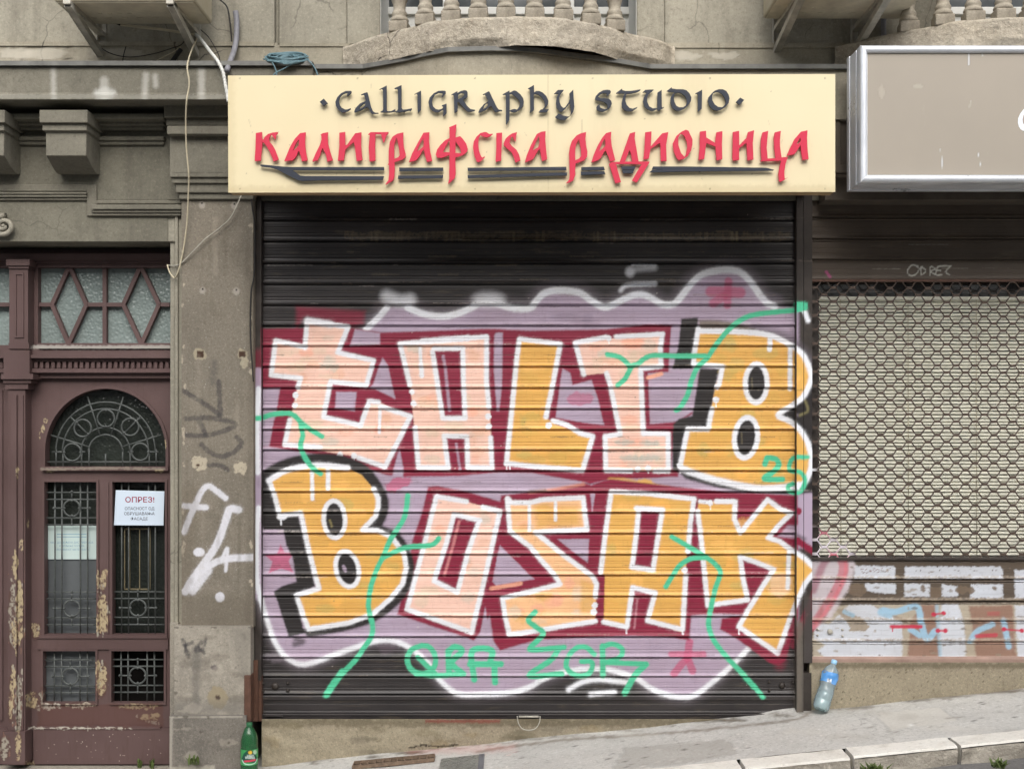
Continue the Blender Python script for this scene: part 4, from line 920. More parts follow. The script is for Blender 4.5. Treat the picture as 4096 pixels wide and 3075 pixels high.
# flashing and bowed cornice under the central balcony
ZF = Z0 + 1.8215
fx = [XL, 1250, 1251, 1450, 1540, 1625, 1700, 1792, 1950, 2060, 2155, 2300, 2400, 2483, 2603, 5400]
fd = [.318, .318, .262, .262, .33, .40, .475, .545, .565, .56, .53, .45, .40, .351, .262, .262]
fd = [d_ + 0.0 for d_ in fd]
def dflash(x): return float(np.interp(x, fx, fd))
fxs = sorted(set(fr(1252, 2603, 80) + [XL, 1249.5, 1250.5, 1450, 3500, 5400]))
def bow(dz0, dz1, off, back=.0, fxs=fxs):
    """curved course: front face, top and underside following the bow"""
    m_ = MB(); vs = []
    for x in fxs:
        d = dflash(x)+off; k = (D-d)/D; X = (x-XC)/PX*k
        vs += [(X, -d, ZF+dz1), (X, -d, ZF+dz0), (X, back, ZF+dz0), (X, back, ZF+dz1)]
    n = len(fxs); fs = []
    for i in range(n-1):
        for j in range(4): fs.append((i*4+j, i*4+(j+1) % 4, (i+1)*4+(j+1) % 4, (i+1)*4+j))
    return m_.add(vs, [f_ for f_ in fs])
b_ = bow(-.003, .020, .014); b_.build('flashing', M['flash'], bld)
rf = MB()
for x, y0, y1, wdt in ((1480, 262, 240, 60), (2440, 236, 252, 110)): pass
b_ = bow(-.26, -.004, -.012, .0, [x for x in fxs if x > 1250.2]); b_.build('bowed_cornice', M['stucco_band'], bld, paint=Paint())
# balconies
sx_ = [1378, 1450, 1524, 1718, 1900, 2060, 2220, 2380, 2502, 2650, 2690]
sf_ = [0, .22, .424, .83, .97, 1, .97, .79, .505, .2, 0]
ZS = Z0 + 1.9834
def balcony(shift, nb):
    s_ = MB(); xs = fr(1372, 2700, 240); hs2 = fr(0, 1, 26)
    def f(x, h):
        q = float(np.interp(x, sx_, sf_)); d = .12 + .48*q
        k = (D-d)/D; X = (x-XC)/PX*k; z = ZS - h*(ZS-ZF-.014)
        nz = mnoise.noise(Vector((X*5, z*7, 3)))*.014 + mnoise.noise(Vector((X*17, z*17, 9)))*.009 + mnoise.noise(Vector((X*45, z*45, 5)))*.004
        low = max(0, h-.72)/.28; d += nz*(.35+.65*h) - .02*low*max(0, mnoise.noise(Vector((X*2.3, 4, 1)))+.15)*3
        if h < .08: d -= .012*(1-h/.08)
        return (X+shift, -d, z - (.006*mnoise.noise(Vector((X*9, 0, 2))) if h == 0 else 0))
    s_.grid(xs, hs2, f, True)
    top = [f(x, 0) for x in xs]; n = len(xs)
    s_.add(top + [(p[0], .30, ZS) for p in top], [(i, i+1, n+i+1, n+i) for i in range(n-1)])
    o = s_.build('balcony', M['slab'], bld)
    rail = MB(); pts = []
    for x in fr(1560, 2500, 24):
        q = float(np.interp(x, sx_, sf_)); d = .05+.48*q; pts.append(((x-XC)/PX*(D-d)/D+shift, -d, ZS+.66))
    for a, b in zip(pts, pts[1:]): rail.bar(a, b, .16, .10, (0, 0, 1))
    rail.build('handrail', M['slab'], o)
    first = None
    for x in (1598, 1702, 1806, 1914, 2024, 2138, 2252, 2362, 2458)[:nb]:
        q = float(np.interp(x, sx_, sf_)); d = .06+.47*q; loc = Vector(((x-XC)/PX*(D-d)/D+shift, -d, ZS-.004))
        if first is None:
            bm_ = MB(); bm_.box3((-.048, -.048, 0), (.048, .048, .055))
            pr = [(.046,.055),(.048,.066),(.044,.076),(.036,.082),(.040,.092),(.040,.104),(.033,.112),(.030,.125),(.034,.15),(.046,.185),(.057,.225),(.060,.26),(.055,.30),(.043,.36),(.034,.42),(.029,.48),(.033,.50),(.042,.515),(.036,.53),(.046,.55),(.046,.61)]
            bm_.lathe(pr, 20); me_ = bm_.build('baluster', M['baluster'], None, bevel=.006); first = me_; b2 = me_
        else: b2 = first.copy(); COL.objects.link(b2)
        b2.parent = o; b2.location = loc - world_loc(o); b2.rotation_euler = (0, 0, (x-2048)/2048*.55)
    return o
balcony(0, 9)
balcony(P(3340, 0, .12).x - P(1372, 0, .12).x, 9)

# ------------------------------------------------------------------ double doors
wd = M['wood']
def arch(cx, cy, r, ry, n=32, a0=0, a1=180): return [(cx+r*math.cos(R(a0+(a1-a0)*i/n)), cy-ry*math.sin(R(a0+(a1-a0)*i/n))) for i in range(n+1)]
tf = MB()                                                     # frame head, transom rails and centre post
tf.box(-560, 967, 690, 1016, -.24, -.40); tf.box(-560, 1014, 690, 1040, -.125, -.40); tf.box(-560, 1040, 690, 1052, -.15, -.40); tf.box(-560, 1050, 690, 1070, -.17, -.40)
tf.box(112, 1066, 152, 1384, -.175, -.40)
tf.box(-560, 1380, 690, 1400, -.13, -.40); tf.box(-560, 1400, 690, 1418, -.11, -.40); tf.box(-560, 1418, 690, 1432, -.085, -.40); tf.box(-560, 1432, 690, 1446, -.115, -.40); tf.box(-560, 1446, 690, 1474, -.135, -.40)
for k in range(56):
    x = -550 + k*22.8 + (0 if k < 26 else 3)
    if x < 672: tf.box(x, 1448, x+13, 1472, -.112, -.14)
tf.box(-560, 1474, 690, 1490, -.105, -.40); tf.box(-560, 1490, 690, 1512, -.135, -.40)
tr = tf.build('door_frame', wd, bld, paint=G10, dense=.009)
po = MB()
po.box(37, 1046, 112, 1400, -.09, -.3); po.box(24, 1037, 118, 1062, -.07, -.3); po.box(34, 1062, 114, 1074, -.08, -.3)
po.prism([(58,1092),(94,1092),(94,1350),(58,1350)], -.083, -.092, [[(64,1098),(64,1344),(88,1344),(88,1098)]]); po.box(34, 1372, 116, 1395, -.075, -.3)
po.box(14, 1400, 118, 1512, -.07, -.3); po.box(4, 1495, 132, 1516, -.05, -.3); po.box(12, 1516, 124, 1532, -.065, -.3); po.box(20, 1532, 112, 1556, -.075, -.3)
po.box(32, 1556, 101, 3058, -.085, -.3); po.box(44, 1580, 66, 2920, -.072, -.09); po.box(74, 1580, 92, 2920, -.076, -.09); po.box(10, 2925, 100, 3056, -.06, -.3); po.box(98, 1560, 112, 3058, -.13, -.3)
po.build('centre_post', wd, bld, paint=G10, dense=.009)
def leafdoor():
    lf = MB()
    rect = lambda x0, y0, x1, y1: [(x0, y0), (x1, y0), (x1, y1), (x0, y1)]
    ar = arch(422, 1802, 240, 246) + [(182, 1868), (662, 1868)]
    ar = [(662, 1868), (662, 1802)] + arch(422, 1802, 240, 246)[1:-1] + [(182, 1802), (182, 1868)]
    lf.prism(rect(106, 1512, 690, 3057), -.17, -.23, [ar, rect(176, 1928, 388, 2538), rect(448, 1928, 660, 2538), rect(170, 2602, 384, 2812), rect(444, 2602, 656, 2812)])
    # bolection mouldings
    def frame(x0, y0, x1, y1, w_=9, d=-.160): lf.prism(rect(x0, y0, x1, y1), d, -.2, [rect(x0+w_, y0+w_, x1-w_, y1-w_)])
    frame(168, 1918, 394, 2546); frame(440, 1918, 668, 2546); frame(162, 2594, 390, 2818); frame(436, 2594, 664, 2818)
    o1 = [(674, 1876), (674, 1802)] + arch(422, 1802, 252, 258)[1:-1] + [(170, 1802), (170, 1876)]
    i1 = [(664, 1866), (664, 1802)] + arch(422, 1802, 242, 248)[1:-1] + [(180, 1802), (180, 1866)]
    lf.prism(o1, -.158, -.2, [i1]); lf.box(164, 1866, 672, 1882, -.145, -.2)
    lf.box(150, 2550, 672, 2596, -.158, -.2); lf.box(146, 2540, 668, 2552, -.150, -.2)
    lf.box(134, 2914, 690, 3055, -.150, -.2); lf.box(146, 2906, 640, 2915, -.145, -.2)
    for x0, x1 in ((394, 440),): lf.box(x0+6, 1930, x1-6, 2540, -.164, -.2)
    return lf.build('entrance_door', wd, bld, paint=G10, dense=.009)
door = leafdoor(); tag(door, 'brown door leaf with arched light, iron grilles and peeling paint')
gl = MB(); gl.box(176, 1560, 668, 1872, -.235, -.25); gl.box(444, 1924, 664, 2542, -.255, -.27); gl.box(172, 1924, 392, 2542, -.235, -.25); gl.build('door_glass', M['dark_glass'], door)
gl = MB(); gl.box(440, 2598, 660, 2816, -.33, -.35); gl.build('unlit_opening_sheet', M['dark'], door)  # black sheet stands for the unlit interior behind the open pane
gl = MB(); gl.box(166, 2598, 388, 2816, -.225, -.24); gl.box(178, 2230, 388, 2542, -.2345, -.25); gl.build('backing_board', M['grey_back'], door)
gl = MB(); a = dict(d1=-.20, d0=-.212)
gl.box(498, 2112, 602, 2117, -.215, -.225)
for x in (498, 518, 558, 600): gl.box(x-1.3, 2112, x+1.8, 2358, -.215, -.222)
gl.box(498, 2353, 602, 2358, -.215, -.225); gl.build('wire_guard', simple('tarnished_brass_wire', L3(128,118,92), .5, .4, .2), door)
rb = .0045
def bars(mb, t, w=None):
    mb.tube([P(x, y, -.195) for x, y in t], rb, 6)
T0, T03 = tile(0, 2), tile(0, 3)
def knob(mb, x, y): mb.lathe([(.001, -.008), (.007, -.004), (.008, 0), (.007, .004), (.001, .008)], 8, Matrix.Translation(P(x, y, -.19)))
def ring(mb, x, y, r, d=-.190): mb.tube([P(x+r*math.cos(a), y+r*math.sin(a), d) for a in fr(0, 2*math.pi, 24)[:-1]], rb*1.15, 6, closed=True)
ag = MB(); cx, cy = T0("912,585")[0]; s_ = _s
for r, w_ in ((430, 1), (372, 1), (212, 1), (148, 1)): bars(ag, arch(cx, cy, r*s_, r*s_*1.0))
for a in (17, 72, 108, 163, 45, 135):
    r0, r1 = (150, 500) if a in (17, 72, 108, 163) else (210, 435)
    bars(ag, [(cx+r0*s_*math.cos(R(a)), cy-r0*s_*math.sin(R(a))), (cx+r1*s_*math.cos(R(a)), cy-r1*s_*math.sin(R(a)))])
for u, v in ((915,295),(715,380),(1125,370),(625,588),(1212,585)):
    x, y = T0(f"{u},{v}")[0]; ring(ag, x, y, 74*s_)
    a = math.atan2(y-cy, x-cx); 
    for q in (-1, 1): knob(ag, x+q*70*s_*math.cos(a), y+q*70*s_*math.sin(a))
bars(ag, T0("400,672 1418,672")); bars(ag, T0("450,585 560,585")); bars(ag, T0("690,585 735,585")); bars(ag, T0("1105,585 1140,585")); bars(ag, T0("1280,585 1370,585"))
for u in (485,545,705,770,912,1060,1125,1290,1350): bars(ag, T0(f"{u},{600 if u in (545,1290,912) else 560} {u},715"))
ag.build('arched_grille', M['iron'], door)
def panelgrille(xs, xe, rows, ends, yc, cxs, full=True):
    g_ = MB()
    for u in xs: bars(g_, [(u, ends[0]), (u, ends[1])])
    for v in rows: bars(g_, [(xe[0], v), (xe[1], v)])
    for v in yc:
        ring(g_, cxs, v, 33); w_ = xs[2]-xs[1]
        for q in (-1, 1):
            bars(g_, [(cxs+q*33, v), (cxs+q*74, v)]); knob(g_, cxs+q*30, v); knob(g_, cxs+q*72, v)
            bars(g_, [(cxs, v+q*36), (cxs, v+q*66)]); knob(g_, cxs, v+q*30); knob(g_, cxs, v+q*66)
    return g_
ux = lambda *u: [a*_s for a in u]
y2 = lambda *v: [1536+a*_s for a in v]; y3 = lambda *v: [2307+a*_s for a in v]
panelgrille(ux(475,535,695,757), ux(388,838), y2(935,995,1155,1215)+y3(130,188,352,412), (1926, 2540), y2(1070)+y3(270), 620*_s).build('tall_grille', M['iron'], door)
panelgrille(ux(1052,1112,1284,1342), ux(972,1418), y2(935,995,1155,1215)[:0]+y3(128,185,348,410), (1926, 2540), y3(265), 1192*_s).build('tall_grille', M['iron'], door)
panelgrille(ux(470,532,692,755), ux(372,830), y3(715,775,940,998), (2600, 2814), y3(858), 608*_s).build('low_grille', M['iron'], door)
panelgrille(ux(1047,1107,1272,1334), ux(958,1410), y3(712,770,935,994), (2600, 2814), y3(850), 1190*_s).build('low_grille', M['iron'], door)
l2 = MB(); l2.box(-540, 1512, 40, 3057, -.18, -.24); l2.box(-480, 1560, 10, 2880, -.172, -.2); l2.box(-540, 2914, 40, 3055, -.155, -.2); l2.build('fixed_leaf', wd, bld, paint=G10, dense=.009)
tw = MB(); t01b = tile(0, 1)                                   # transom light with lozenge bars
wc = [0]
def wbar(a, b, w_=.022): wc[0] += 1; q = -.205+.0007*wc[0]; tw.bar(P(*a, q), P(*b, q), w_, .03, (0, -1, 0))
for t in ("330,975 455,975", "750,975 1070,975", "1375,975 1470,975", "910,640 910,1325", "605,640 455,975", "605,640 752,975", "455,975 597,1315", "752,975 597,1315", "1220,640 1070,975", "1220,640 1378,975", "1070,975 1226,1315", "1378,975 1226,1315"):
    a, b = t01b(t); wbar(a, b)
tw.box(-30, 1212, 40, 1226, -.19, -.22)
for k in range(2):
    for q in (-1, 1): pass
for a, b in (((-200,1222),(-130,1066)),((-200,1222),(-130,1378)),((-60,1222),(-130,1066)),((-60,1222),(-130,1378)),((-500,1219),(-200,1219)),((-60,1219),(40,1219))): wbar(a, b)
tw.box(150, 1372, 690, 1394, -.10, -.3)
to = tw.build('transom_light', wd, bld, paint=G10, dense=.009)
gl = MB(); gl.box(-545, 1064, 690, 1382, -.222, -.235); gl.build('transom_glass', M['frosted'], to)

# notices on the door
nt_ = thing('warning_notice', 'white rectangular warning notice with red heading on the door grille', 'notice', P(556, 2100, -.18))
mb = MB(); q = T0("1000,915 1420,925 1412,1220 985,1218"); mb.prism(q, -.172, -.176); mb.build('board', M['paper'], nt_, bevel=.0005)
def text_mesh(body, sx, sy, hS, d, wS=None):
    cu = bpy.data.curves.new('txt', 'FONT'); cu.body = body; cu.align_x = 'CENTER'; cu.size = 1.0; cu.extrude = 0; cu.offset = .012 if hS > 15 else .003; cu.resolution_u = 3
    o = bpy.data.objects.new('txt', cu); COL.objects.link(o); dg = bpy.context.evaluated_depsgraph_get(); dg.update()
    me = bpy.data.meshes.new_from_object(o.evaluated_get(dg)); v = np.array([x.co[:] for x in me.vertices]); f = [tuple(p.vertices) for p in me.polygons]
    bpy.data.objects.remove(o); bpy.data.curves.remove(cu); bpy.data.meshes.remove(me)
    if len(v) == 0: return MB()
    h = v[:,1].max(); wdt = v[:,0].max()-v[:,0].min(); s = hS/h; k = (wS/wdt) if wS else s
    mb = MB(); c = (v[:,0].max()+v[:,0].min())/2
    mb.add([P(sx+(x-c)*k, sy-y*s, d) for x, y, _ in v], f); return mb
text_mesh('ОПРЕЗ!', *T0("1208,1020")[0], 22, -.1712, 116).build('heading', M['ink_red'], nt_)
lt = MB()
for t, u, v, w_ in (('ОПАСНОСТ ОД', 1206, 1087, 118), ('ОБРУШАВАЊА', 1204, 1130, 122), ('ФАСАДЕ', 1203, 1174, 68)):
    m_ = text_mesh(t, *T0(f"{u},{v}")[0], 12.5, -.1712, w_); lt.add(m_.v, m_.f)
lt.build('lettering', M['ink_grey'], nt_)
pn = thing('paper_notice', 'faded paper notice with pale blue print behind the left door grille', 'notice', P(287, 2230, -.23))
mb = MB(); mb.box(189, 2102, 386, 2236, -.226, -.2275); mb.build('sheet', M['paper_old'], pn)
lt = MB()
for t, v, w_, h_ in (('НИЈЕ ДОЗВОЉЕНА ДИСТРИБУЦИЈА', 1375, 172, 8), ('И ЛЕПЉЕЊЕ ПОСТЕРА', 1404, 100, 7), ('И РЕКЛАМНОГ МАТЕРИЈАЛА', 1436, 138, 8)):
    m_ = text_mesh(t, 287, T0(f"0,{v}")[0][1], h_, -.2256, w_); lt.add(m_.v, m_.f)
for v in (1293, 1316): lt.box(228, T0(f"0,{v}")[0][1], 346, T0(f"0,{v}")[0][1]+2.5, -.2256, -.226)
lt.build('lettering', M['ink_blue'], pn)
# ------------------------------------------------------------------ roller shutters
def curtain(name, m, joints, x0, x1, prof, step, paint, parent, d_base=0.0, dense=.04):
    """one continuous rolled sheet: prof = [(t, mm)] from one joint to the next"""
    ts = sorted(set([t for t, _ in prof] + list(np.arange(0, .999, dense))))
    pt = [p[0] for p in prof]; pm = [p[1] for p in prof]
    ys, ds = [], []
    for a, b in zip(joints, joints[1:]):
        for t in ts:
            ys.append(a+(b-a)*t); ds.append(d_base + np.interp(t, pt, pm)/1000.0*(b-a)/83.0)
    ys = np.array(ys); ds = np.array(ds); xs = np.arange(x0, x1+step*.5, step)
    nx, ny = len(xs), len(ys)
    K = (D-ds)/D
    Xw = (xs[None,:]-XC)/PX*np.ones((ny,1)); Zw = Z0+(HZ-ys[:,None])/PX*np.ones((1,nx)); dd = ds[:,None]*np.ones((1,nx))
    dent = np.array([[0.0]])
    gx, gy = np.meshgrid(xs/260.0, ys/140.0); dd = dd + (fnoise(gx, gy, 11)-.5)*.006
    V = np.stack([Xw, -dd, Zw], 2).reshape(-1, 3)
    i = np.arange(nx-1)[None,:]; j = np.arange(ny-1)[:,None]
    F = np.stack([(j+1)*nx+i, (j+1)*nx+i+1, j*nx+i+1, j*nx+i], 2).reshape(-1, 4)
    me = bpy.data.meshes.new(name); L = np.array(world_loc(parent))
    me.vertices.add(len(V)); me.vertices.foreach_set('co', (V-L).astype(np.float32).ravel())
    me.loops.add(F.size); me.loops.foreach_set('vertex_index', F.astype(np.int32).ravel())
    me.polygons.add(len(F)); me.polygons.foreach_set('loop_start', np.arange(0, F.size, 4, dtype=np.int32)); me.polygons.foreach_set('loop_total', np.full(len(F), 4, dtype=np.int32))
    me.polygons.foreach_set('use_smooth', np.ones(len(F), bool)); me.update(calc_edges=True)
    me.materials.append(m)
    at = me.attributes.new('paint', 'FLOAT_COLOR', 'POINT')
    X = xs[None,:]*np.ones((ny,1)); Y = ys[:,None]*np.ones((1,nx))
    at.data.foreach_set('color', paint.eval(X.ravel(), Y.ravel()).astype(np.float32).ravel())
    o = bpy.data.objects.new(name, me); COL.objects.link(o); o.parent = parent
    return o
def groove(t, w_=.015, dep=-3.6, base=0): return [(t-w_, base), (t-w_*.4, base+dep), (t+w_*.4, base+dep), (t+w_, base)]
PROF = [(0,-13),(.018,-13),(.03,-2),(.042,-.5),(.055,-3.5),(.07,-.6),(.085,0)] + groove(.30) + groove(.42,.012,-2.4) + groove(.60) + groove(.74,.012,-2.6) + [(.79,.6),(.83,2.6),(.87,6),(.90,8.8),(.918,9.4),(.93,7),(.94,1),(.952,-1),(.965,1.5),(.975,1.2),(.985,-6),(.995,-13)]
sh = thing('roller_shutter', 'closed roller shutter covered in orange and pink graffiti lettering', 'roller shutter', P(2115, 2881, 0))
J = [720, 803,884,967,1055,1138,1222,1305,1386,1469,1554,1638,1721,1802,1885,1969,2052,2135,2219,2302,2386,2467,2548,2631,2707,2777]
curtain('slat_curtain', M['shutter'], J, 1043, 3189, PROF, 3.6, G1, sh)
PROFB = [(0,-10),(.02,-10),(.04,7),(.12,9),(.26,9),(.30,2)] + groove(.45) + groove(.80) + [(.86,1),(.90,3),(.93,-2),(.97,-3),(1,-3)]
curtain('bottom_slat', M['shutter'], [2777, 2856], 1043, 3189, PROFB, 6, G1, sh)
mb = MB(); mb.box(1043, 2854, 3189, 2861, .020, -.01); mb.box(1043, 2861, 3189, 2878, .014, -.01); mb.box(1062, 2856, 1130, 2866, .026, .0); mb.box(3060, 2858, 3150, 2868, .026, 0)
mb.build('bottom_bar', M['shutter'], sh, bevel=.002, paint=Paint())
mb = MB(); h0 = tile(2, 3)
mb.tube([P(*p, .024) for p in h0("58,1205 230,1205")], .006, 8); mb.tube([P(*p, .028) for p in smoothpts(h0("45,1200 55,1260 90,1308 150,1322 205,1305 238,1250 242,1200"), 5)], .0034, 8)
mb.build('pull_handle', M['steel'], sh)
mb = MB()
for x, y, r in [(*tile(1,3)("165,940")[0], .020), (*tile(1,3)("60,915")[0], .008), (*tile(1,3)("275,915")[0], .008), (*tile(1,3)("60,980")[0], .008), (*tile(1,3)("275,978")[0], .009), (*tile(3,3)("120,935")[0], .017), (*tile(3,3)("10,905")[0], .008), (*tile(3,3)("215,912")[0], .008), (*tile(3,3)("10,975")[0], .008)]:
    mb = MB(); mb.lathe([(r, -.01), (r, .004), (r*.7, .011), (r*.3, .014), (.0008, .0145)], 16, Matrix.Translation(P(x, y, .002)) @ Matrix.Rotation(R(90), 4, 'X')); mb.build('bolt', M['rail'], sh)
def rail(x0, y0, x1, y1, d, m, paint, name='guide_rail'):
    mb = MB(); ys = fr(y0, y1, max(4, int((y1-y0)/5))); mb.grid(fr(x0, x1, 8), ys, lambda x, y: P(x, y, d), False)
    a = P(x0, y1, d); b = P(x1, y0, d); mb.box3((a.x, -d+.0006, a.z), (b.x, .06, b.z))
    return mb.build(name, m, sh, paint=paint)
rail(1019, 790, 1045, 2720, .045, M['rail'], G1); rail(1004, 2640, 1031, 2884, .058, M['brown_rail'], None)
rail(3187, 770, 3214, 2866, .050, M['rail'], G1)
mb = MB(); mb.box(976, 2700, 1003, 2884, .142, -.02); mb.box(1031, 2700, 1046, 2884, .04, -.02); mb.build('rail_guard', M['brown_rail'], sh, bevel=.003)
mb = MB(); mb.box(1010, 690, 3230, 806, -.03, -.10); mb.box(1010, 690, 3230, 760, .12, .02); mb.build('roller_box', M['rail'], sh, paint=Paint())

sg = thing('roller_grille', 'brown roller grille with wave mesh over a slatted blind, old paint on its lower slats', 'roller grille', P(4100, 2655, 0))
PROF2 = [(0,-9),(.03,-9),(.05,2),(.075,5),(.10,2),(.12,-4),(.145,0)] + groove(.42,.006,-1.2) + groove(.66,.006,-1.2) + [(.80,0),(.86,2.5),(.91,5),(.94,4.5),(.955,-4),(.975,-9)]
curtain('upper_slats', M['brown_shutter'], [706, 790, 872, 958, 1041, 1122], 3246, 5300, PROF2, 6, G2, sg)
curtain('lower_slats', M['brown_shutter'], [2236, 2318, 2406, 2484, 2568, 2632], 3246, 5300, PROF2, 4.5, G2, sg)
mb = MB(); mb.box(3246, 1117, 5300, 1127, .012, -.02); mb.build('mesh_top_bar', M['brown_rail'], sg, bevel=.002)
mb = MB(); mb.box(3246, 2229, 5300, 2240, .014, -.02); mb.build('mesh_bottom_bar', M['rail'], sg, bevel=.002)
mb = MB(); mb.box(3246, 2632, 5300, 2654, .022, -.01); mb.box(3246, 2626, 5300, 2634, .016, -.01)
mb.build('bottom_bar', simple('pinkish_brown_bar', L3(160,134,122), .5, .4, 0, .2, 12), sg, bevel=.003)
gm = MB(); T3 = tile(3, 0); p_ = 75.5; rowh = 28.0; ph0 = 3296.0
nrow = 40
for i in range(nrow):
    yc = 1136 + rowh*i; pts = []; sgn = 1
    x = ph0 - (p_/2 if i % 2 else 0) - 2*p_
    while x < 5300:
        for dx, dy in ((-10.5, -11.8), (10.5, -11.8), (p_/2-10.5, 11.8), (p_/2+10.5, 11.8)):
            if 3244 < x+dx: pts.append((x+dx, yc+dy))
        x += p_
    gm.tube([P(a+random.uniform(-.7,.7), b+random.uniform(-.5,.5)+.006*(a-3250)*(1 if i < 20 else .4), .006) for a, b in pts], .0040, 6)
    x = ph0 - (p_/2 if i % 2 else 0) + (p_/2) - 2*p_
    while x < 5290:
        if x > 3256 and i < nrow-1:
            c = P(x, yc+14+.006*(x-3250)*(1 if i < 20 else .4), .006); gm.obox(c, (.0130, 0, .0002), (0, .0055, 0), (0, 0, .0070))
        x += p_
gm.build('wave_mesh', M['grille'], sg, paint=G3)
mb = MB(); ys = fr(700, 2650, 300); mb.grid(fr(3216, 3249, 8), ys, lambda x, y: P(x, y, .046), False); a = P(3216, 2650, .046); b = P(3249, 700, .046); mb.box3((a.x, -.0454, a.z), (b.x, .06, b.z))
mb.build('guide_rail', M['rail'], sg, paint=G1)
mb = MB(); mb.box(3214, 2690, 3246, 2862, .04, -.02); mb.build('rail_foot', M['rail'], sg, paint=Paint())
mb = MB(); x, y = WR("295,852")[0]
mb.lathe([(.014, -.004), (.014, .006), (.008, .009), (.001, .009)], 18, Matrix.Translation(P(x, y, .004)) @ Matrix.Rotation(R(90), 4, 'X')); mb.build('lock', M['steel'], sg)
for t in ("172,828", "172,888", "420,832", "420,895"):
    x, y = WR(t)[0]; mb = MB(); mb.lathe([(.007, -.004), (.006, .004), (.001, .006)], 10, Matrix.Translation(P(x, y, .002)) @ Matrix.Rotation(R(90), 4, 'X')); mb.build('bolt', M['steel'], sg)
mb = MB(); mb.box(3246, 2580, 3292, 2652, -.012, -.03); mb.build('end_block', M['rust'], sg)

# shop window behind the grille
mb = MB(); mb.box(3246, 1100, 3274, 2300, -.05, -.3); mb.box(3246, 1128, 5300, 1170, -.066, -.3); mb.box(3246, 2226, 5300, 2300, -.05, -.3); mb.box(3180, 690, 3260, 2900, -.03, -.4)
wf = mb.build('shop_window', M['rail'], bld, paint=Paint())
mb = MB(); mb.box(3270, 1120, 5300, 2240, -.060, -.064); mb.build('pane', M['pane'], wf)
mb = MB(); mb.box(3246, 1000, 5300, 2300, -.40, -.42); mb.build('dark_backing', M['dark'], wf)
bl = thing('venetian_blind', 'cream horizontal slat blind behind the brown wave mesh grille', 'window blind', P(4100, 2236, -.17))
mb = MB(); yy = 1200; rb_ = random.Random(9)
while yy < 2244:
    a = P(3276, yy, -.115); b = P(5290, yy, -.115); n = 12; tl = rb_.uniform(-.0006, .0006)
    xs = fr(a.x, b.x, n); vs = []
    for x in xs:
        z = a.z + .0012*math.sin(x*2.1+yy) + tl
        vs += [(x, .1235, z+.0086), (x, .1135, z+.002), (x, .1065, z-.0086), (x, .1073, z-.009), (x, .115, z+.002), (x, .125, z+.0086)]
    fs = []
    for i in range(n):
        for j in range(6): fs.append((i*6+j, i*6+(j+1) % 6, (i+1)*6+(j+1) % 6, (i+1)*6+j))
    mb.add(vs, fs, False); yy += 14.05
mb.build('slats', M['blind'], bl)
mb = MB()
for u in (3361, 3632, 3905, 4180, 4460): mb.tube([P(u, 1195, -.104), P(u+3, 2240, -.104)], .0018, 5)
mb.build('ladder_cord', M['beige_cable'], bl)
mb = MB(); mb.box(3276, 1186, 5290, 1199, -.095, -.135); mb.build('head_rail', M['blind'], bl)

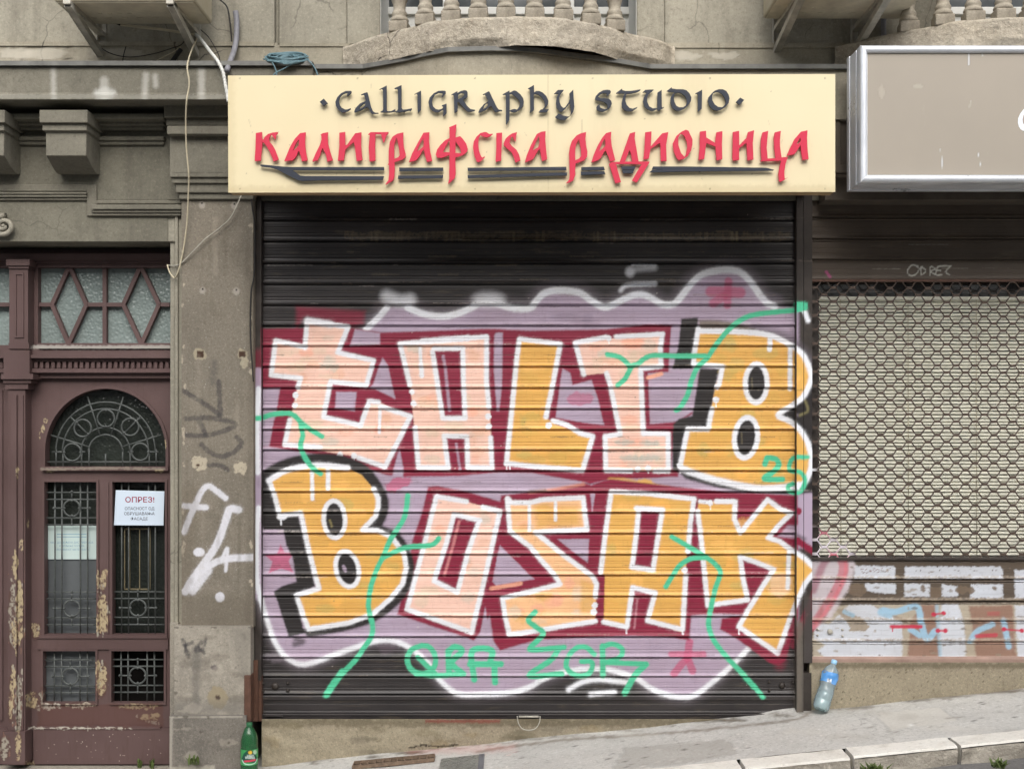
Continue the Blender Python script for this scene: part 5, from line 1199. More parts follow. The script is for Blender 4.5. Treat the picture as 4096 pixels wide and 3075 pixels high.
# ------------------------------------------------------------------ cream sign with raised letters
sd = .60
si = thing('shop_sign', 'cream shop sign with raised charcoal and red calligraphic lettering', 'shop sign', P(2126, 772, .55))
mb = MB(); mb.prism([(912,303),(3341,297),(3341,768),(913,771)], sd-.001, sd-.004)
mb.grid(fr(0, 1, 700), fr(0, 1, 130), lambda u, v: P(912+2429*u+v*(1-u), (303-6*u)*(1-v)+(771-3*u)*v, sd), False); mb.build('panel', M['sign'], si, paint=G12)
mb = MB(); a = P(915, 769, sd); b = P(3338, 305, sd); mb.box3((a.x, -sd+.0045, a.z), (b.x, -sd+.088, b.z)); mb.build('tray', M['sign_edge'], si, bevel=.003)
q_ = 600/2212.0
SL = [None, win(1000,320,q_), win(1580,320,q_), win(2160,320,q_), win(2740,320,q_)]
LET = [
 ('k','dot',1,"1028,325 1088,277 1146,343 1082,384"),
 ('k','letter',1,"1497,170 1487,163 1410,165 1340,200 1285,260 1258,325 1265,385 1300,440 1350,480 1400,480 1450,455 1487,427 1482,418 1440,437 1400,438 1350,410 1320,365 1310,310 1325,260 1360,215 1410,195 1448,192 1432,210 1432,240 1440,240 1495,190"),
 ('k','letter',1,"1637,218 1685,195 1725,183 1735,190 1785,400 1815,465 1845,485 1893,487 1890,495 1800,503 1780,485 1760,440 1730,400 1715,405 1640,445 1545,480 1535,470 1555,420 1620,350 1700,315 1705,300 1680,220 1660,220 1640,225|1610,430 1620,400 1660,360 1700,342 1690,385 1660,410"),
 ('k','letter',1,"1907,140 2015,85 2015,440 2030,462 2080,462 2142,432 2144,465 2060,480 1935,478 1922,470 1955,455 1965,430 1960,150 1940,130 1915,140"),
 ('k','letter',2,"-10,126 0,120 95,78 95,410 115,440 180,435 248,420 250,430 222,465 210,450 150,465 60,480 12,478 2,470 30,455 45,430 42,150 25,130 5,135"),
 ('k','letter',2,"287,210 383,160 383,445 335,483 333,480 330,225 320,200 300,205 288,220"),
 ('k','letter',2,"748,170 735,163 700,160 640,165 570,200 510,265 492,330 505,400 545,450 600,480 640,478 700,440 712,450 710,530 720,528 757,490 760,350 695,375 690,385 710,390 708,410 690,430 640,440 600,430 560,390 545,330 555,270 590,215 640,190 690,195 708,205 690,235 688,258 700,250 748,195"),
 ('k','letter',2,"833,215 920,168 922,195 965,168 1020,153 1055,158 1070,185 1070,245 1040,275 1005,290 1060,380 1110,430 1180,443 1178,455 1110,470 1075,470 1040,440 935,325 922,330 922,460 880,487 875,485 870,350 868,240 850,215 835,225|930,228 935,215 970,195 1010,195 1020,220 1000,250 930,288"),
 ('k','letter',2,"1295,215 1380,170 1390,172 1500,400 1530,440 1580,445 1580,455 1540,462 1490,475 1470,465 1420,385 1400,395 1340,440 1235,488 1228,480 1250,430 1310,360 1370,320 1370,300 1330,220 1320,210 1300,222|1300,430 1310,390 1340,350 1365,338 1368,375 1345,410"),
 ('k','letter',2,"1587,215 1688,158 1690,190 1755,157 1790,165 1850,215 1890,270 1900,320 1890,385 1840,440 1790,470 1745,478 1690,460 1688,590 1640,660 1635,655 1635,240 1625,215 1590,222|1692,210 1720,205 1780,250 1830,300 1845,350 1830,400 1800,440 1765,430 1740,432 1692,452"),
 ('k','letter',2,"1960,130 2050,75 2050,185 2085,165 2130,165 2180,190 2235,245 2263,310 2258,350 2238,390 2205,432 2268,434 2240,475 2130,480 2118,472 2150,440 2180,432 2205,400 2210,350 2195,300 2160,250 2110,215 2050,205 2048,445 1990,488 1985,484 1995,440 1990,150 1975,130 1962,136"),
 ('k','letter',3,"207,205 265,150 350,148 345,160 305,205 282,260 290,330 310,385 345,415 370,405 425,330 440,270 432,205 490,145 500,330 507,400 490,470 440,530 370,592 310,590 250,570 225,548 270,500 300,505 340,525 400,540 430,540 455,510 455,440 440,345 420,365 370,430 315,475 290,465 245,410 235,340 245,260 272,205"),
 ('k','letter',3,"1045,170 1030,152 990,147 930,155 870,190 820,245 810,285 830,300 880,310 940,325 985,355 1000,390 990,425 960,432 920,425 890,410 878,380 880,360 840,385 830,410 840,440 880,465 930,468 990,445 1040,400 1060,350 1050,310 1010,275 950,270 890,270 860,255 865,235 900,205 950,195 990,205 980,215 985,240 1000,235 1043,190"),
 ('k','letter',3,"1122,195 1210,130 1215,152 1260,165 1330,165 1400,155 1485,140 1480,155 1430,180 1350,200 1275,205 1262,250 1260,310 1280,370 1320,415 1370,425 1438,400 1430,415 1370,455 1310,465 1250,450 1210,405 1205,340 1220,270 1245,200 1190,200 1130,200"),
 ('k','letter',3,"1513,185 1555,148 1678,143 1670,155 1605,210 1580,260 1580,320 1610,390 1660,420 1730,415 1732,190 1795,148 1797,390 1800,410 1830,400 1825,412 1745,458 1735,455 1733,425 1670,458 1640,458 1580,430 1535,385 1520,320 1530,260 1570,190 1540,180"),
 ('k','letter',3,"1870,165 1945,108 1942,128 2010,138 2110,140 2160,155 2205,200 2233,260 2225,320 2180,380 2130,425 2050,458 2000,450 1950,410 1925,340 1925,270 1955,210 1995,185 1910,175|1990,200 1972,260 1980,320 2010,380 2050,405 2110,405 2150,380 2165,340 2165,290 2140,240 2090,200 2040,185"),
 ('k','letter',4,"155,200 253,147 248,425 195,468 190,462 190,215 175,200 160,208"),
 ('k','letter',4,"400,195 440,160 500,138 560,140 610,165 645,220 657,275 645,340 600,395 540,435 475,455 420,440 365,390 338,320 345,260|420,195 400,240 402,300 440,365 490,400 550,405 590,370 602,320 585,260 545,205 490,178 450,180"),
 ('k','dot',4,"752,325 815,262 873,297 808,370"),
 ('r','letter',1,"85,785 175,770 180,960 158,1190 72,1197 68,1190 80,1000;195,890 215,845 265,800 330,778 408,770 408,785 385,820 378,875 370,878 350,850 315,805 290,840 280,880 290,915 330,960 370,1030 400,1110 422,1175 345,1205 330,1150 290,1060 250,990 205,925;176,880 200,880 205,925 176,925"),
 ('r','letter',1,"505,1195 540,1110 590,990 660,870 740,785 820,773 818,800 810,890 815,1000 830,1100 847,1180 840,1190 765,1200 745,1120 725,1050 710,1055 680,1130 630,1185 510,1200|718,880 720,960 705,985 640,1045 645,1010 680,930"),
 ('r','letter',1,"1038,808 1080,785 1150,773 1145,850 1150,940 1175,1040 1222,1185 1140,1207 1120,1110 1075,1010 1060,1020 1030,1120 1000,1185 920,1205 920,1195 970,1080 1030,960 1055,880 1050,820"),
 ('r','letter',1,"1317,780 1403,768 1405,960 1430,960 1550,790 1643,773 1640,870 1638,980 1657,1185 1570,1197 1545,990 1530,915 1405,1030 1385,1185 1297,1192 1297,1180 1315,980"),
 ('r','letter',1,"1740,805 1780,772 2042,770 2040,785 2010,820 1975,925 1965,920 1930,800 1850,800 1845,980 1850,1190 1765,1203 1762,1195 1750,1000 1765,810"),
 ('r','letter',1,"1995,1540 2040,1480 2050,1400 2050,1250 2030,1250 2045,1230 2045,1050 2060,920 2100,840 2170,795 2262,775 2257,880 2270,1000 2297,1095 2292,1140 2250,1175 2130,1215 2135,1300 2130,1430 2110,1480 2000,1543|2160,855 2128,950 2128,1165 2190,1140 2208,1110 2195,1000 2175,900"),
 ('r','letter',2,"205,1210 250,1090 330,940 420,780 508,773 500,900 515,1040 550,1195 470,1210 440,1110 425,1030 400,1050 360,1130 305,1190|412,865 425,930 415,990 330,1055 340,1010 385,910"),
 ('r','letter',2,"798,700 905,655 893,800 890,1200 895,1380 880,1450 785,1532 783,1525 800,1450 805,1000 803,720;806,858 740,890 670,960 620,1030 600,1100 620,1145 690,1150 806,1108 806,1070 710,1065 740,990 806,882;886,852 960,830 1000,870 1050,940 1075,1020 1060,1060 1000,1110 886,1147 886,1080 975,1080 960,1010 930,960 886,898"),
 ('r','letter',2,"1443,795 1430,810 1390,840 1340,848 1290,830 1260,815 1235,860 1228,950 1240,1050 1270,1130 1290,1145 1325,1128 1322,1145 1270,1195 1230,1213 1205,1205 1170,1120 1150,1000 1160,910 1200,840 1260,785 1330,768 1355,775 1390,800"),
 ('r','letter',2,"1493,785 1580,778 1565,1190 1487,1207 1483,1195 1493,1000;1800,770 1785,830 1780,905 1770,905 1745,860 1720,835 1700,870 1690,930 1720,970 1790,1030 1830,1100 1850,1190 1775,1217 1755,1150 1720,1070 1650,1010 1605,965 1600,940 1630,870 1680,820 1730,790"),
 ('r','letter',2,"1915,1217 1940,1120 2010,950 2090,800 2160,765 2222,757 2215,870 2230,1040 2245,1170 2170,1200 2150,1110 2135,1020 2100,1055 2060,1130 2030,1175|2125,825 2130,920 2115,990 2035,1040 2040,1010 2090,890"),
 ('r','letter',3,"385,1525 430,1470 440,1400 435,1240 430,1100 440,990 470,900 540,820 610,785 680,770 670,870 680,960 700,1060 695,1130 660,1180 525,1235 520,1300 520,1400 490,1480 440,1510|575,870 535,940 518,1040 520,1185 580,1160 605,1120 605,1050 590,950"),
 ('r','letter',3,"757,1217 790,1110 850,970 920,850 975,785 1053,765 1045,860 1060,980 1110,1185 1035,1207 1010,1140 970,1040 940,1070 900,1150 850,1190|960,870 965,960 950,990 880,1050 885,1010 930,910"),
 ('r','letter',3,"1175,1212 1230,1060 1310,830 1325,790 1405,768 1395,860 1420,1000 1455,1212 1360,1212 1345,1100 1320,1030 1250,1212;1085,1210 1500,1203 1617,1205 1610,1225 1430,1510 1355,1487 1495,1243 1120,1240 1195,1508 1110,1523 1018,1240 1060,1210"),
 ('r','letter',3,"1553,775 1645,760 1635,980 1800,790 1893,770 1860,960 1868,1195 1780,1197 1775,960 1765,930 1630,1020 1605,1160 1525,1172 1540,1020"),
 ('r','letter',3,"2010,830 2080,770 2150,735 2190,750 2250,880 2248,950 2230,1040 2180,1120 2120,1165 2050,1185 2020,1160 1975,1060 1958,940|2075,795 2040,850 2040,960 2080,1080 2130,1135 2150,1110 2172,990 2165,910 2130,830 2100,800"),
 ('r','letter',4,"220,765 310,750 315,850 445,930 463,775 553,755 545,950 550,1170 465,1187 450,985 315,930 285,1165 205,1180 200,1172 218,980"),
 ('r','letter',4,"707,770 798,752 800,965 910,850 930,770 1020,743 1000,930 1010,1175 920,1187 910,980 905,930 797,1010 800,1180 710,1190 700,1150"),
 ('r','letter',4,"1120,870 1145,775 1228,752 1215,870 1205,1000 1220,1160 1335,1155 1315,990 1312,860 1325,775 1415,752 1400,880 1402,980 1425,1145 1520,1135 1490,1210 1465,1350 1470,1460 1520,1440 1410,1505 1385,1485 1380,1380 1400,1270 1418,1190 1115,1200 1112,1190 1128,1180 1115,1000"),
 ('r','letter',4,"1503,1115 1540,1030 1620,870 1710,765 1808,743 1800,850 1805,990 1823,1170 1735,1180 1715,1060 1705,960 1650,1050 1610,1100|1700,855 1710,880 1705,910 1655,950 1645,945 1680,880"),
 ('k','underline_stroke',1,"147,1260 160,1247 330,1262 480,1278 620,1285 1975,1285 1978,1330 625,1330 740,1410 800,1418 1977,1420 1955,1472 1000,1480 760,1490 700,1475 520,1385 400,1320 300,1290 170,1278"),
 ('k','underline_stroke',2,"60,1293 710,1293 712,1342 62,1345"), ('k','underline_stroke',2,"50,1410 710,1405 703,1448 42,1458"),
 ('k','underline_stroke',2,"1070,1295 2528,1282 2528,1330 1072,1342"), ('k','underline_stroke',2,"1072,1405 2540,1365 2535,1408 1072,1447"),
 ('k','underline_stroke',3,"608,1287 940,1280 957,1328 610,1335"), ('k','underline_stroke',3,"605,1352 950,1348 965,1388 603,1403"),
 ('k','underline_stroke',3,"1195,1275 1415,1275 1390,1325 1210,1325"), ('k','underline_stroke',3,"1210,1331 1385,1329 1370,1375 1225,1375"),
 ('k','underline_stroke',3,"1668,1277 2138,1277 3330,1295 3455,1325 3440,1335 3300,1340 2138,1350 1618,1363 1655,1325 1820,1322 1820,1318 1652,1315")]
for c_, nm, wi, t in LET:
    mb = MB()
    for k, piece in enumerate(t.split(';')):
        lps = [SL[wi](x) for x in piece.split('|')]
        # sign-plane depth: the outlines are read at the letter faces
        e = k*.0004; mb.prism(lps[0], sd+.024-e, sd+.013+e, lps[1:])
        p0 = np.array(lps[0]); 
        if k == 0:
            tri = tessellate_polygon([[Vector((x, y, 0)) for x, y in lp] for lp in lps]); fl = [q for lp in lps for q in lp]
            ar = sorted(tri, key=lambda q: -abs((fl[q[1]][0]-fl[q[0]][0])*(fl[q[2]][1]-fl[q[0]][1])-(fl[q[2]][0]-fl[q[0]][0])*(fl[q[1]][1]-fl[q[0]][1])))[:3]
            for q in ar:
                cx_ = sum(fl[i][0] for i in q)/3; cy_ = sum(fl[i][1] for i in q)/3
                pp = P(cx_, cy_, sd+.024); mb.box3((pp.x-.003, -sd-.0135, pp.z-.003), (pp.x+.003, -sd+.001, pp.z+.003))
    mb.build(nm, M['charcoal'] if c_ == 'k' else M['red'], si)

# ------------------------------------------------------------------ taupe light box sign next door
ls = thing('light_box_sign', 'taupe light box sign in a silver aluminium frame, upper right', 'shop sign', P(4200, 750, .60))
fd_ = .62
mb = MB(); mb.grid(fr(3470, 5000, 200), fr(206, 700, 100), lambda x, y: P(x, y, fd_-.012), False); mb.build('face', M['taupe'], ls, paint=G11)
mb = MB()
def profile(outer, inner_off, horizontal): pass
a = P(3441, 730, fd_); b = P(5030, 183, fd_)
rw = .034
def trim(p, q, inw, nrm):
    """rounded aluminium edge: p..q outer edge, inw points to the sign face centre"""
    p, q, inw = Vector(p), Vector(q), Vector(inw); prof_ = [(0, 0), (0, .012), (.006, .019), (.016, .022), (.026, .019), (.034, .008), (.034, 0)]
    vs = []
    for base, s_ in ((p, 1), (q, -1)):
        al = (q-p).normalized()*s_
        for u, h in prof_: vs.append(base + inw*u + al*u + Vector((0, -h, 0)))
    n = len(prof_); mb.add(vs, [(i, i+1, n+i+1, n+i) for i in range(n-1)], True)
c00, c10, c11, c01 = ((a.x, -fd_+.012, a.z), (b.x, -fd_+.012, a.z), (b.x, -fd_+.012, b.z), (a.x, -fd_+.012, b.z))
trim(c00, c01, (1,0,0), 0); trim(c01, c11, (0,0,-1), 0); trim(c11, c10, (-1,0,0), 0); trim(c10, c00, (0,0,1), 0)
mb.build('frame', M['alu'], ls)
mb = MB(); y0_ = -fd_+.013
for k, (i0, i1, off) in enumerate(((0, .05, .0), (.05, .062, .006), (.062, .17, .0), (.17, .21, -.004))):
    mb.box3((a.x+off, y0_+i0, a.z+off), (b.x-off, y0_+i1, b.z-off))
mb.build('casing', M['alu'], ls, bevel=.002)
mb = MB(); T2 = win(3700, 300, 396/1644.0)
pts = arch(4110, 480, 40, 52, 20, 60, 300) + arch(4118, 480, 30, 38, 20, 300, 60)
mb.prism(T2("1720,520 1640,570 1585,640 1548,720 1545,800 1560,860 1590,905 1630,930 1690,925 1760,880 1750,860 1690,870 1650,840 1625,800 1620,740 1635,670 1665,620 1720,580"), fd_-.0105, fd_-.0115); mb.build('letter', M['white_film'], ls)

# dark joinery between the two signs
mb = MB(); mb.box(3300, 318, 3500, 700, .22, -.1); mb.prism([(3342,325),(3480,325),(3480,690),(3342,690)], .235, .21, [[(3362,350),(3362,660),(3470,660),(3470,350)]]); mb.box(3300, 296, 3500, 320, .24, -.1); mb.box(3300, 676, 5300, 800, .15, -.1)
mb.build('fascia_frame', simple('dark_aged_fascia', L3(96,88,78), .7, .3, 0, .3, 8), bld, bevel=.003)
# ------------------------------------------------------------------ air conditioners on brackets
def aircon(label, x0, x1, zb, dset, sx_list, db, df):
    t = thing('air_conditioner', label, 'air conditioner', ((x0+x1)/2, -db, zb))
    mb = MB(); mb.box3((x0, -db, zb), (x1, -df, zb+.52)); mb.build('casing', M['ac'], t, bevel=.012)
    mb = MB(); mb.box3((x0+.012, -db-.012, zb-.003), (x1-.012, -df+.012, zb+.01))
    for k in range(6): mb.box3((x0+.1+k*.08, -db-.10, zb-.006), (x0+.13+k*.08, -db-.112, zb))
    for k in range(4): mb.box3((x0+.16+k*.05, -db-.17, zb-.0055), (x0+.18+k*.05, -db-.178, zb))
    mb.build('base_pan', M['ac_under'], t)
    mb = MB(); cx_ = x0+.30; cz = zb+.27
    for r in fr(.05, .21, 6): mb.tube([(cx_+r*math.cos(a), -df-.012, cz+r*math.sin(a)) for a in fr(0, 2*math.pi, 28)[:-1]], .003, 5, closed=True)
    mb.build('fan_guard', M['white_plastic'], t)
    for sx in sx_list:
        br = MB()
        br.box3((sx-.020, -.05, zb-.14), (sx+.020, -.056, zb+.1)); br.box3((sx-.021, -.05, zb-.14), (sx-.0175, -.085, zb+.1))
        p0, p1 = Vector((sx, -.075, zb-.125)), Vector((sx, -df-.01, zb-.018))
        for off in (-.016, .016): br.bar(p0+Vector((off, 0, 0)), p1+Vector((off, 0, 0)), .004, .034, (0, 0, 1))
        br.bar(p0+Vector((0, 0, -.013)), p1+Vector((0, 0, -.013)), .034, .004, (0, 0, 1))
        br.bar((sx, -.05, zb-.012), (sx, -df-.03, zb-.012), .036, .022, (0, 0, 1))
        br.lathe([(.008, 0), (.008, .006), (.001, .007)], 6, Matrix.Translation((sx, -.056, zb-.05)) @ Matrix.Rotation(R(90), 4, 'X'))
        br.build('bracket', M['steel'], t, bevel=.001)
    return t
aircon('cream air conditioner above the doorway with a tangle of cables below', -2.27, -1.57, 2.073+Z0, .2, (-2.195, -1.687), .20, .545)
a2 = aircon('cream air conditioner on brackets above the gap between the two signs', 1.315, 2.035, 2.100+Z0, .2, (1.415, 1.835), .20, .70)
def cable(name, label, pts, d, r, m, ribs=False, cat='cable', fn=None):
    mb = MB(); pp = smoothpts(pts, 7)
    dd = d if hasattr(d, '__len__') else [d]*len(pts)
    ddi = np.interp(np.linspace(0, len(pts)-1, len(pp)), range(len(pts)), dd)
    P3 = [P(x, y, q) for (x, y), q in zip(pp, ddi)]
    if ribs:
        out = [P3[0]]; L = 0
        for a, b in zip(P3, P3[1:]):
            n = max(1, int((b-a).length/.0035)); out += [a+(b-a)*(i+1)/n for i in range(n)]
        P3 = out; rr = [r*(1 if i % 4 < 2 else .84) for i in range(len(P3))]
    else: rr = r
    mb.tube(P3, rr, 8)
    return tag(mb.build(name, m), label, cat)
C0, C1 = tile(0, 0), tile(0, 1)
cable('corrugated_conduit', 'white corrugated conduit running down to the left end of the cream sign', C0("1690,300 1740,350 1810,440 1880,530 1925,620 1945,720 1960,800 1972,880"), [.12, .2, .30, .37, .38, .385, .385, .385], .0095, M['white_plastic'], True, 'conduit')
cable('drain_hose', 'pale drain hose slung under the left air conditioner', C0("1040,215 1200,235 1400,258 1580,285 1700,300"), [.16,.17,.17,.15,.12], .0072, M['beige_cable'], False, 'hose')
mb = MB(); mb.tube([P(*p, .16) for p in C0("975,182 1045,214")], .0085, 8); tag(mb.build('hose_end', M['black_cable']), 'black rubber end of the pale drain hose', 'hose end')
cable('hanging_cable', 'long beige cable hanging down the pilaster beside the doorway', C0("1702,335 1650,450 1618,580 1635,720 1612,880 1605,1080 1612,1300 1630,1500")+C1("1628,0 1612,300 1572,560 1535,700 1505,742 1465,690 1446,630"), [.12,.30,.37,.37,.36,.30,.26,.24,.20,.14,.11,.10,.07,.05,.03], .0042, M['beige_cable'])
cable('looped_cable', 'thin grey cable curving from the sign corner to the door jamb', C1("2085,30 2000,210 1900,310 1780,400 1690,490 1570,612 1510,638 1450,632"), [.14,.13,.125,.125,.125,.11,.06,.02], .0034, M['steel'])
cable('sagging_wire', 'thin black wire sagging below the left air conditioner', C0("812,330 850,395 960,465 1120,495 1320,468 1480,420 1570,385 1625,300"), .11, .0026, M['black_cable'])
cable('wire', 'thin black wire dropping from the bracket to the conduit', C0("1735,260 1800,320 1850,400 1890,480 1905,560"), [.12,.15,.2,.3,.36], .0024, M['black_cable'])
cable('short_wire', 'short black wire crossing the ledge band below the left air conditioner', C0("1088,405 1070,470 1058,535"), .095, .0026, M['black_cable'])
cable('slack_wire', 'slack pale wire running from the ledge up to the black cable stub', C0("1335,535 1420,490 1500,450 1560,408"), [.12,.12,.12,.12], .0026, M['beige_cable'])
mb = MB(); mb.tube([P(*p, .12) for p in C0("1565,425 1480,545")], .012, 10); tag(mb.build('cable_stub', M['black_cable']), 'short thick black cable stub on the ledge over the cornice', 'cable')
cable('wall_pipe', 'grey lagged pipe coming down the wall beside the left air conditioner', C0("2035,100 2045,180 2042,330 2022,440 1990,530 1960,610"), [.09,.09,.10,.14,.25,.36], .015, M['grey_pipe'], False, 'pipe')
cable('pipe_cable', 'pair of thin black cables running beside the grey lagged pipe', C0("1890,-10 1960,60 1985,180 2000,330 2005,430"), [.09]*5, .004, M['black_cable'])
cable('upright_cable', 'black cable running down the edge of the pilaster by the shutter rail', C1("2168,35 2180,140 2196,240 2204,420 2195,720 2170,860 2163,1100 2166,1300 2180,1500 2190,1640"), .112, .0040, M['black_cable'])
rc = random.Random(21); mb = MB(); ctr = (1147, 242)
pts = []
for i in range(150):
    a = i*.30; rx = 76+8*math.sin(i*.37)+rc.uniform(-3, 3); ry = 15+5*math.sin(i*.23+1)
    x = ctr[0]+rx*math.cos(a)+4*math.sin(i*.11); y = ctr[1]-10+ry*math.sin(a)*.8-.10*i*.4+8*math.sin(i*.05)
    pts.append(P(x, min(y, 256), .30+.06*math.sin(a)))
mb.tube(pts, .0036, 6)
pts = []
for i in range(120):
    a = i*.42; rx = 60+22*math.sin(i*.9)+rc.uniform(-8, 8); ry = 13+7*math.sin(i*.61)
    pts.append(P(ctr[0]-6+rx*math.cos(a), min(ctr[1]-6+ry*math.sin(a)+5*math.sin(i*.17), 257), .30+.06*math.sin(a)))
mb.tube(pts, .0036, 6)
for t in ("140,540 165,590 178,645 150,700", "345,535 250,590 160,640 130,700", "440,510 495,570 530,640 535,700"): mb.tube([P(x, y, .345) for x, y in smoothpts(tile(1,0)(t), 6)], .0036, 6)
tag(mb.build('cable_coil', M['blue_cable']), 'coil of blue grey cable lying on the ledge above the cream sign', 'cable coil')
cable('downpipe_stub', 'short grey pipe stub beside the right air conditioner bracket', tile(3,0)("1000,150 998,240 1002,320 1005,400"), .075, .014, M['grey_pipe'], False, 'pipe')

# ------------------------------------------------------------------ bottles
bt = thing('water_bottle', 'crumpled clear water bottle with blue label leaning in the shutter corner', 'bottle', G(3278, 2842))
base = P(3281, 2838, .105); topp = P(3338, 2640, .03); ax = (topp-base); Lh = ax.length; az = ax.normalized(); ay = Vector((0, 1, 0)); ay = (ay-az*ay.dot(az)).normalized(); axx = ay.cross(az)
Mx = Matrix(((axx.x, ay.x, az.x, base.x), (axx.y, ay.y, az.y, base.y), (axx.z, ay.z, az.z, base.z), (0,0,0,1)))
def crumple(mb, amt, n0=0):
    for i in range(n0, len(mb.v)):
        v = Vector(mb.v[i]); mb.v[i] = tuple(v + mnoise.noise_vector(v*38)*amt)
r_ = .043
pr = [(.001, .006), (.022, .004), (.032, 0), (.040, .006), (r_, .02), (r_, .05), (.041, .055), (r_, .06), (r_, .085), (.041, .09), (r_, .095), (r_*.94, .115), (r_*.90, .125), (r_*.97, .135), (r_, .145), (r_, .205), (r_*.96, .213), (.036, .226), (.024, .240), (.0145, .250), (.0135, .262)]
sc = (Lh-.012)/.262; pr = [(a, b*sc) for a, b in pr]
mb = MB(); mb.lathe(pr, 28, Mx); crumple(mb, .006); mb.build('shell', M['pet'], bt)
mb = MB(); mb.lathe([(max(a-.0022, .0005), b+.001) for a, b in pr if b < .10*sc], 24, Mx); crumple(mb, .006); mb.build('water', M['water'], bt)
mb = MB(); mb.lathe([(.0150, .253*sc), (.0158, .255*sc), (.0158, .272*sc), (.013, .276*sc), (.001, .2765*sc)], 24, Mx); mb.build('cap', M['cap_blue'], bt)
LB_ = Paint(); LB_.fill(win(3150,2560,350/1615.0)("740,700 820,715 800,825 725,805"), (226,234,240), 2); 
for k in range(6): LB_.stroke(win(3150,2560,350/1615.0)(f"{752+k*11},{715+k*1.6} {738+k*11},{800+k*2}"), 1.3, (60,64,84), 1)
LB_.fill(win(3150,2560,350/1615.0)("600,600 640,560 640,690 600,680"), (150,200,236), 4, .7); LB_.fill(win(3150,2560,350/1615.0)("820,760 930,700 910,820 810,830"), (110,160,220), 6, .7)
mb = MB(); n = 28; vs = []; hs_ = fr(.147*sc, .203*sc, 14)
for h in hs_:
    for j in range(n*3): a = 2*math.pi*j/(n*3); vs.append(Mx @ Vector(((r_+.0012)*math.cos(a), (r_+.0012)*math.sin(a), h)))
N3 = n*3; mb.add(vs, [(i*N3+j, i*N3+(j+1) % N3, (i+1)*N3+(j+1) % N3, (i+1)*N3+j) for i in range(len(hs_)-1) for j in range(N3)], True); crumple(mb, .006); mb.build('label', M['label'], bt, paint=LB_)

gb = thing('green_bottle', 'green plastic bottle with round label under the brown rail guard', 'bottle', (P(999, 0, .20).x, -.20, pave_z(-1.38, .2)))
gx, gz = P(999, 0, .20).x, pave_z(-1.38, .2); Mg = Matrix.Translation((gx, -.21, gz)); Hb = P(0, 2888, .21).z-gz
pr = [(.001,.008),(.03,.006),(.036,0),(.042,.01),(.044,.03),(.044,.12),(.042,.125),(.044,.13),(.044,Hb-.105),(.042,Hb-.085),(.036,Hb-.060),(.026,Hb-.036),(.016,Hb-.024),(.0135,Hb-.018)]
mb = MB(); mb.lathe(pr, 30, Mg); crumple(mb, .004); mb.build('shell', M['green_pet'], gb)
mb = MB(); mb.lathe([(.0150,Hb-.020),(.0158,Hb-.018),(.0158,Hb-.003),(.013,Hb),(.001,Hb)], 20, Mg); mb.build('cap', simple('dark_green_cap', L3(40,96,62), .4, .4), gb)
GL = Paint(); gw = win(860, 2640, 300/1146.0); GL.fill([(0,0),(4096,0),(4096,4000),(0,4000)], (60,150,84), 2); GL.fill(gw("405,1500 440,1420 500,1370 560,1370 610,1420 650,1500 620,1560 450,1560"), (20,74,60), 3); GL.blob(*gw("538,1405")[0], 8.5, 7.5, (212,176,60), 2); GL.blob(*gw("612,1400")[0], 7, 9, (170,200,170), 3)
GL.stroke(gw("455,1540 530,1535 612,1520"), 7.5, (200,60,84), 2); GL.stroke(gw("415,1520 450,1575 530,1590 610,1565 645,1500"), 3, (200,226,214), 2)
for x in range(465, 610, 19): GL.stroke(gw(f"{x},1470 {x+6},1500"), 2.4, (214,226,220), 1.5); 
for x in range(492, 590, 19): GL.stroke(gw(f"{x},1442 {x+6},1466"), 2.2, (214,226,220), 1.5)
mb = MB(); z1, z0_ = P(0, 3000, .26).z, P(0, 3062, .26).z; N3 = 120; hs_ = fr(z0_-gz, z1-gz, 40)
mb.add([Mg @ Vector((.0450*math.cos(2*math.pi*j/N3), .0450*math.sin(2*math.pi*j/N3), h)) for h in hs_ for j in range(N3)], [(i*N3+j, i*N3+(j+1) % N3, (i+1)*N3+(j+1) % N3, (i+1)*N3+j) for i in range(len(hs_)-1) for j in range(N3)], True); mb.build('label', M['label'], gb, paint=GL)

# ------------------------------------------------------------------ pavement fittings and small things
def pframe(p):
    ux_ = Vector((1, 0, .1014)).normalized(); uy = Vector((0, -1, -.018)).normalized(); return p, ux_, uy, ux_.cross(-uy).normalized()
dr = thing('drain_grate', 'narrow rusty drain grate set in the pavement beside the shutter', 'drain grate', G(1590, 3045))
q0, q1 = G(1024+850*_s, 2307+1625*_s), G(1024+1545*_s, 2307+1560*_s); uxv = (q1-q0).normalized(); uyv = Vector((0,-1,-.018)).normalized(); nz_ = Vector((0,0,1))
wd_ = .075; lg = (q1-q0).length
mb = MB()
for off in (0, wd_): mb.bar(q0+uyv*off+nz_*.012, q1+uyv*off+nz_*.012, .008, .02, (0,0,1))
for k in range(12):
    p = q0+(q1-q0)*(k/11.0); mb.bar(p+nz_*.010, p+uyv*wd_+nz_*.010, .006, .016, (0,0,1))
mb.build('grating', M['rust'], dr)
mb = MB(); mb.obox((q0+q1)/2+uyv*wd_/2+nz_*.003, (q1-q0)/2, uyv*wd_/2, nz_*.0015); mb.build('gutter_shade_sheet', M['dark'], dr)  # flat black sheet stands for the shade below the grating bars
hp = thing('hatch_plate', 'grey chequered steel hatch plate in the pavement by the drain grate', 'hatch', G(1850, 3050))
h0_ = G(1024+1600*_s, 2307+1580*_s); h1_ = G(1024+1925*_s, 2307+1545*_s); hv = (h1_-h0_); hl = hv.length; hv.normalize()
mb = MB(); cc = (h0_+h1_)/2+uyv*.20+nz_*.005; mb.obox(cc, hv*hl/2, uyv*.20, nz_*.003)
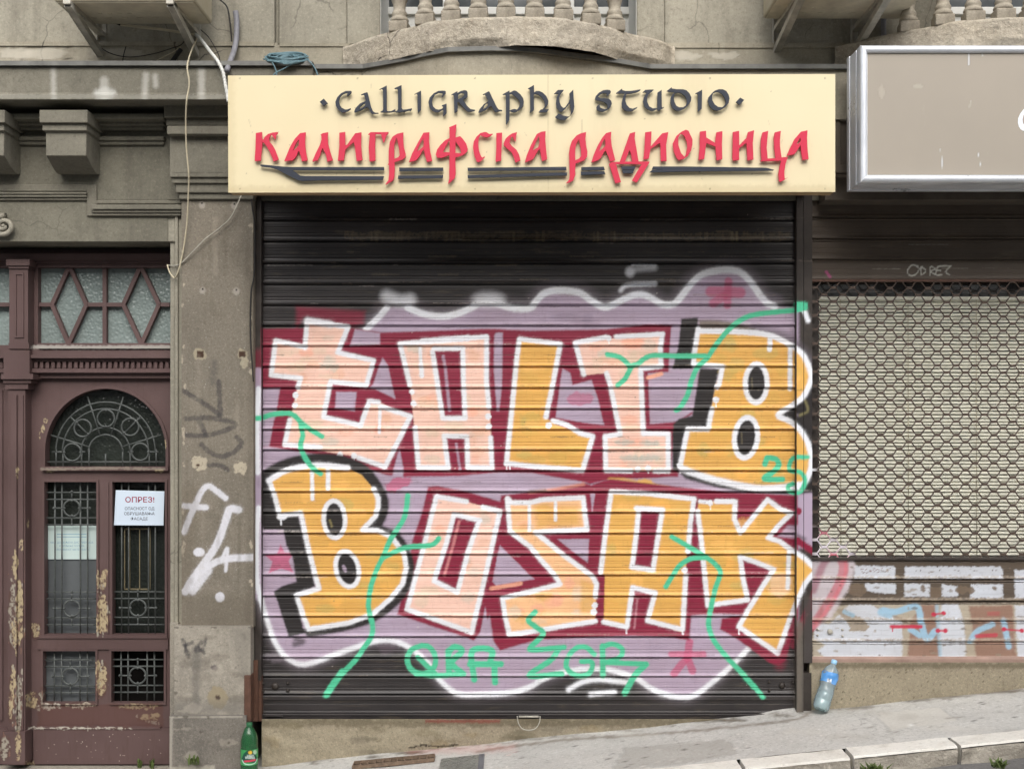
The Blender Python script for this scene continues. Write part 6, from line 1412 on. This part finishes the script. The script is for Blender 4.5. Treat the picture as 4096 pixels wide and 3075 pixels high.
for i in range(-12, 13):
    for sgn in (1, -1):
        a = cc+hv*(i*.026)-uyv*.19+nz_*.0035; b = a+(uyv+hv*sgn*.6).normalized()*.42
        # keep the raised bars on the plate
        pa, pb = [], []
        seg = [a+(b-a)*k/30 for k in range(31)]; ins_ = [p for p in seg if abs((p-cc).dot(hv)) < hl/2-.006 and abs((p-cc).dot(uyv)) < .192]
        if len(ins_) > 2: mb.bar(ins_[0], ins_[-1], .0035, .003, (0,0,1))
mb.build('plate', simple('worn_zinc_plate', L3(150,150,144), .5, .5, .5, .25, 30), hp)
mb = MB(); f0 = cc+hv*(hl/2+.016); mb.obox(f0, hv*.014, uyv*.20, nz_*.005); mb.build('hinge_strip', simple('grey_hinge_strip', L3(112,112,116), .6, .4, .3), hp)
p = G(3072+1862*_s, 2307+994*_s)+nz_*.005; mb = MB(); mb.tube([p-Vector((.019,0,.002)), p+Vector((.019,0,.002))], .0038, 8); tag(mb.build('cigarette_butt', M['orange']), 'orange cigarette butt at the foot of the wall on the right', 'cigarette butt')
def weed(label, pos, n, h, spread, seed, leafy=True):
    r = random.Random(seed); mb = MB()
    for i in range(n):
        a = r.uniform(0, 6.28); lean = r.uniform(.1, .9)*spread; hh = h*r.uniform(.4, 1.1); b = Vector(pos)+Vector((r.uniform(-.5,.5)*spread, r.uniform(-.4,.4)*spread, 0))
        tip = b+Vector((math.cos(a)*lean, math.sin(a)*lean, hh)); side = Vector((-math.sin(a), math.cos(a), 0)); w_ = r.uniform(.002, .004) if not leafy else r.uniform(.004, .008)
        mid = (b+tip)/2+Vector((0,0,hh*.18)); mb.add([b-side*w_*.4, b+side*w_*.4, mid+side*w_, tip, mid-side*w_], [(0,1,2,4),(4,2,3)])
    return tag(mb.build('weed', M['leaf']), label, 'weed')
stp = P(0, 3056, -.18).z
weed('weed seedling with pale leaves at the right corner of the doorstep', (P(608, 0, -.10).x, .10, stp), 16, .06, .02, 1); weed('smaller weed seedling standing against the door kick board', (P(556, 0, -.10).x, .11, stp), 12, .05, .015, 2)
weed('low weed growing at the foot of the pilaster base', (P(775, 0, .2).x, -.20, pave_z(-1.7, .2)+.10), 20, .05, .05, 3)
weed('round mossy weed clump at the bottom of the kerb face', G(3072+900*_s, 2307+1655*_s)*1.0+Vector((0, -.02, -.035)), 160, .055, .09, 4); weed('small dry weed tuft growing against the kerb at the lower right', G(3072+1990*_s, 2307+1590*_s)+Vector((0, 0, -.03)), 40, .04, .045, 5)
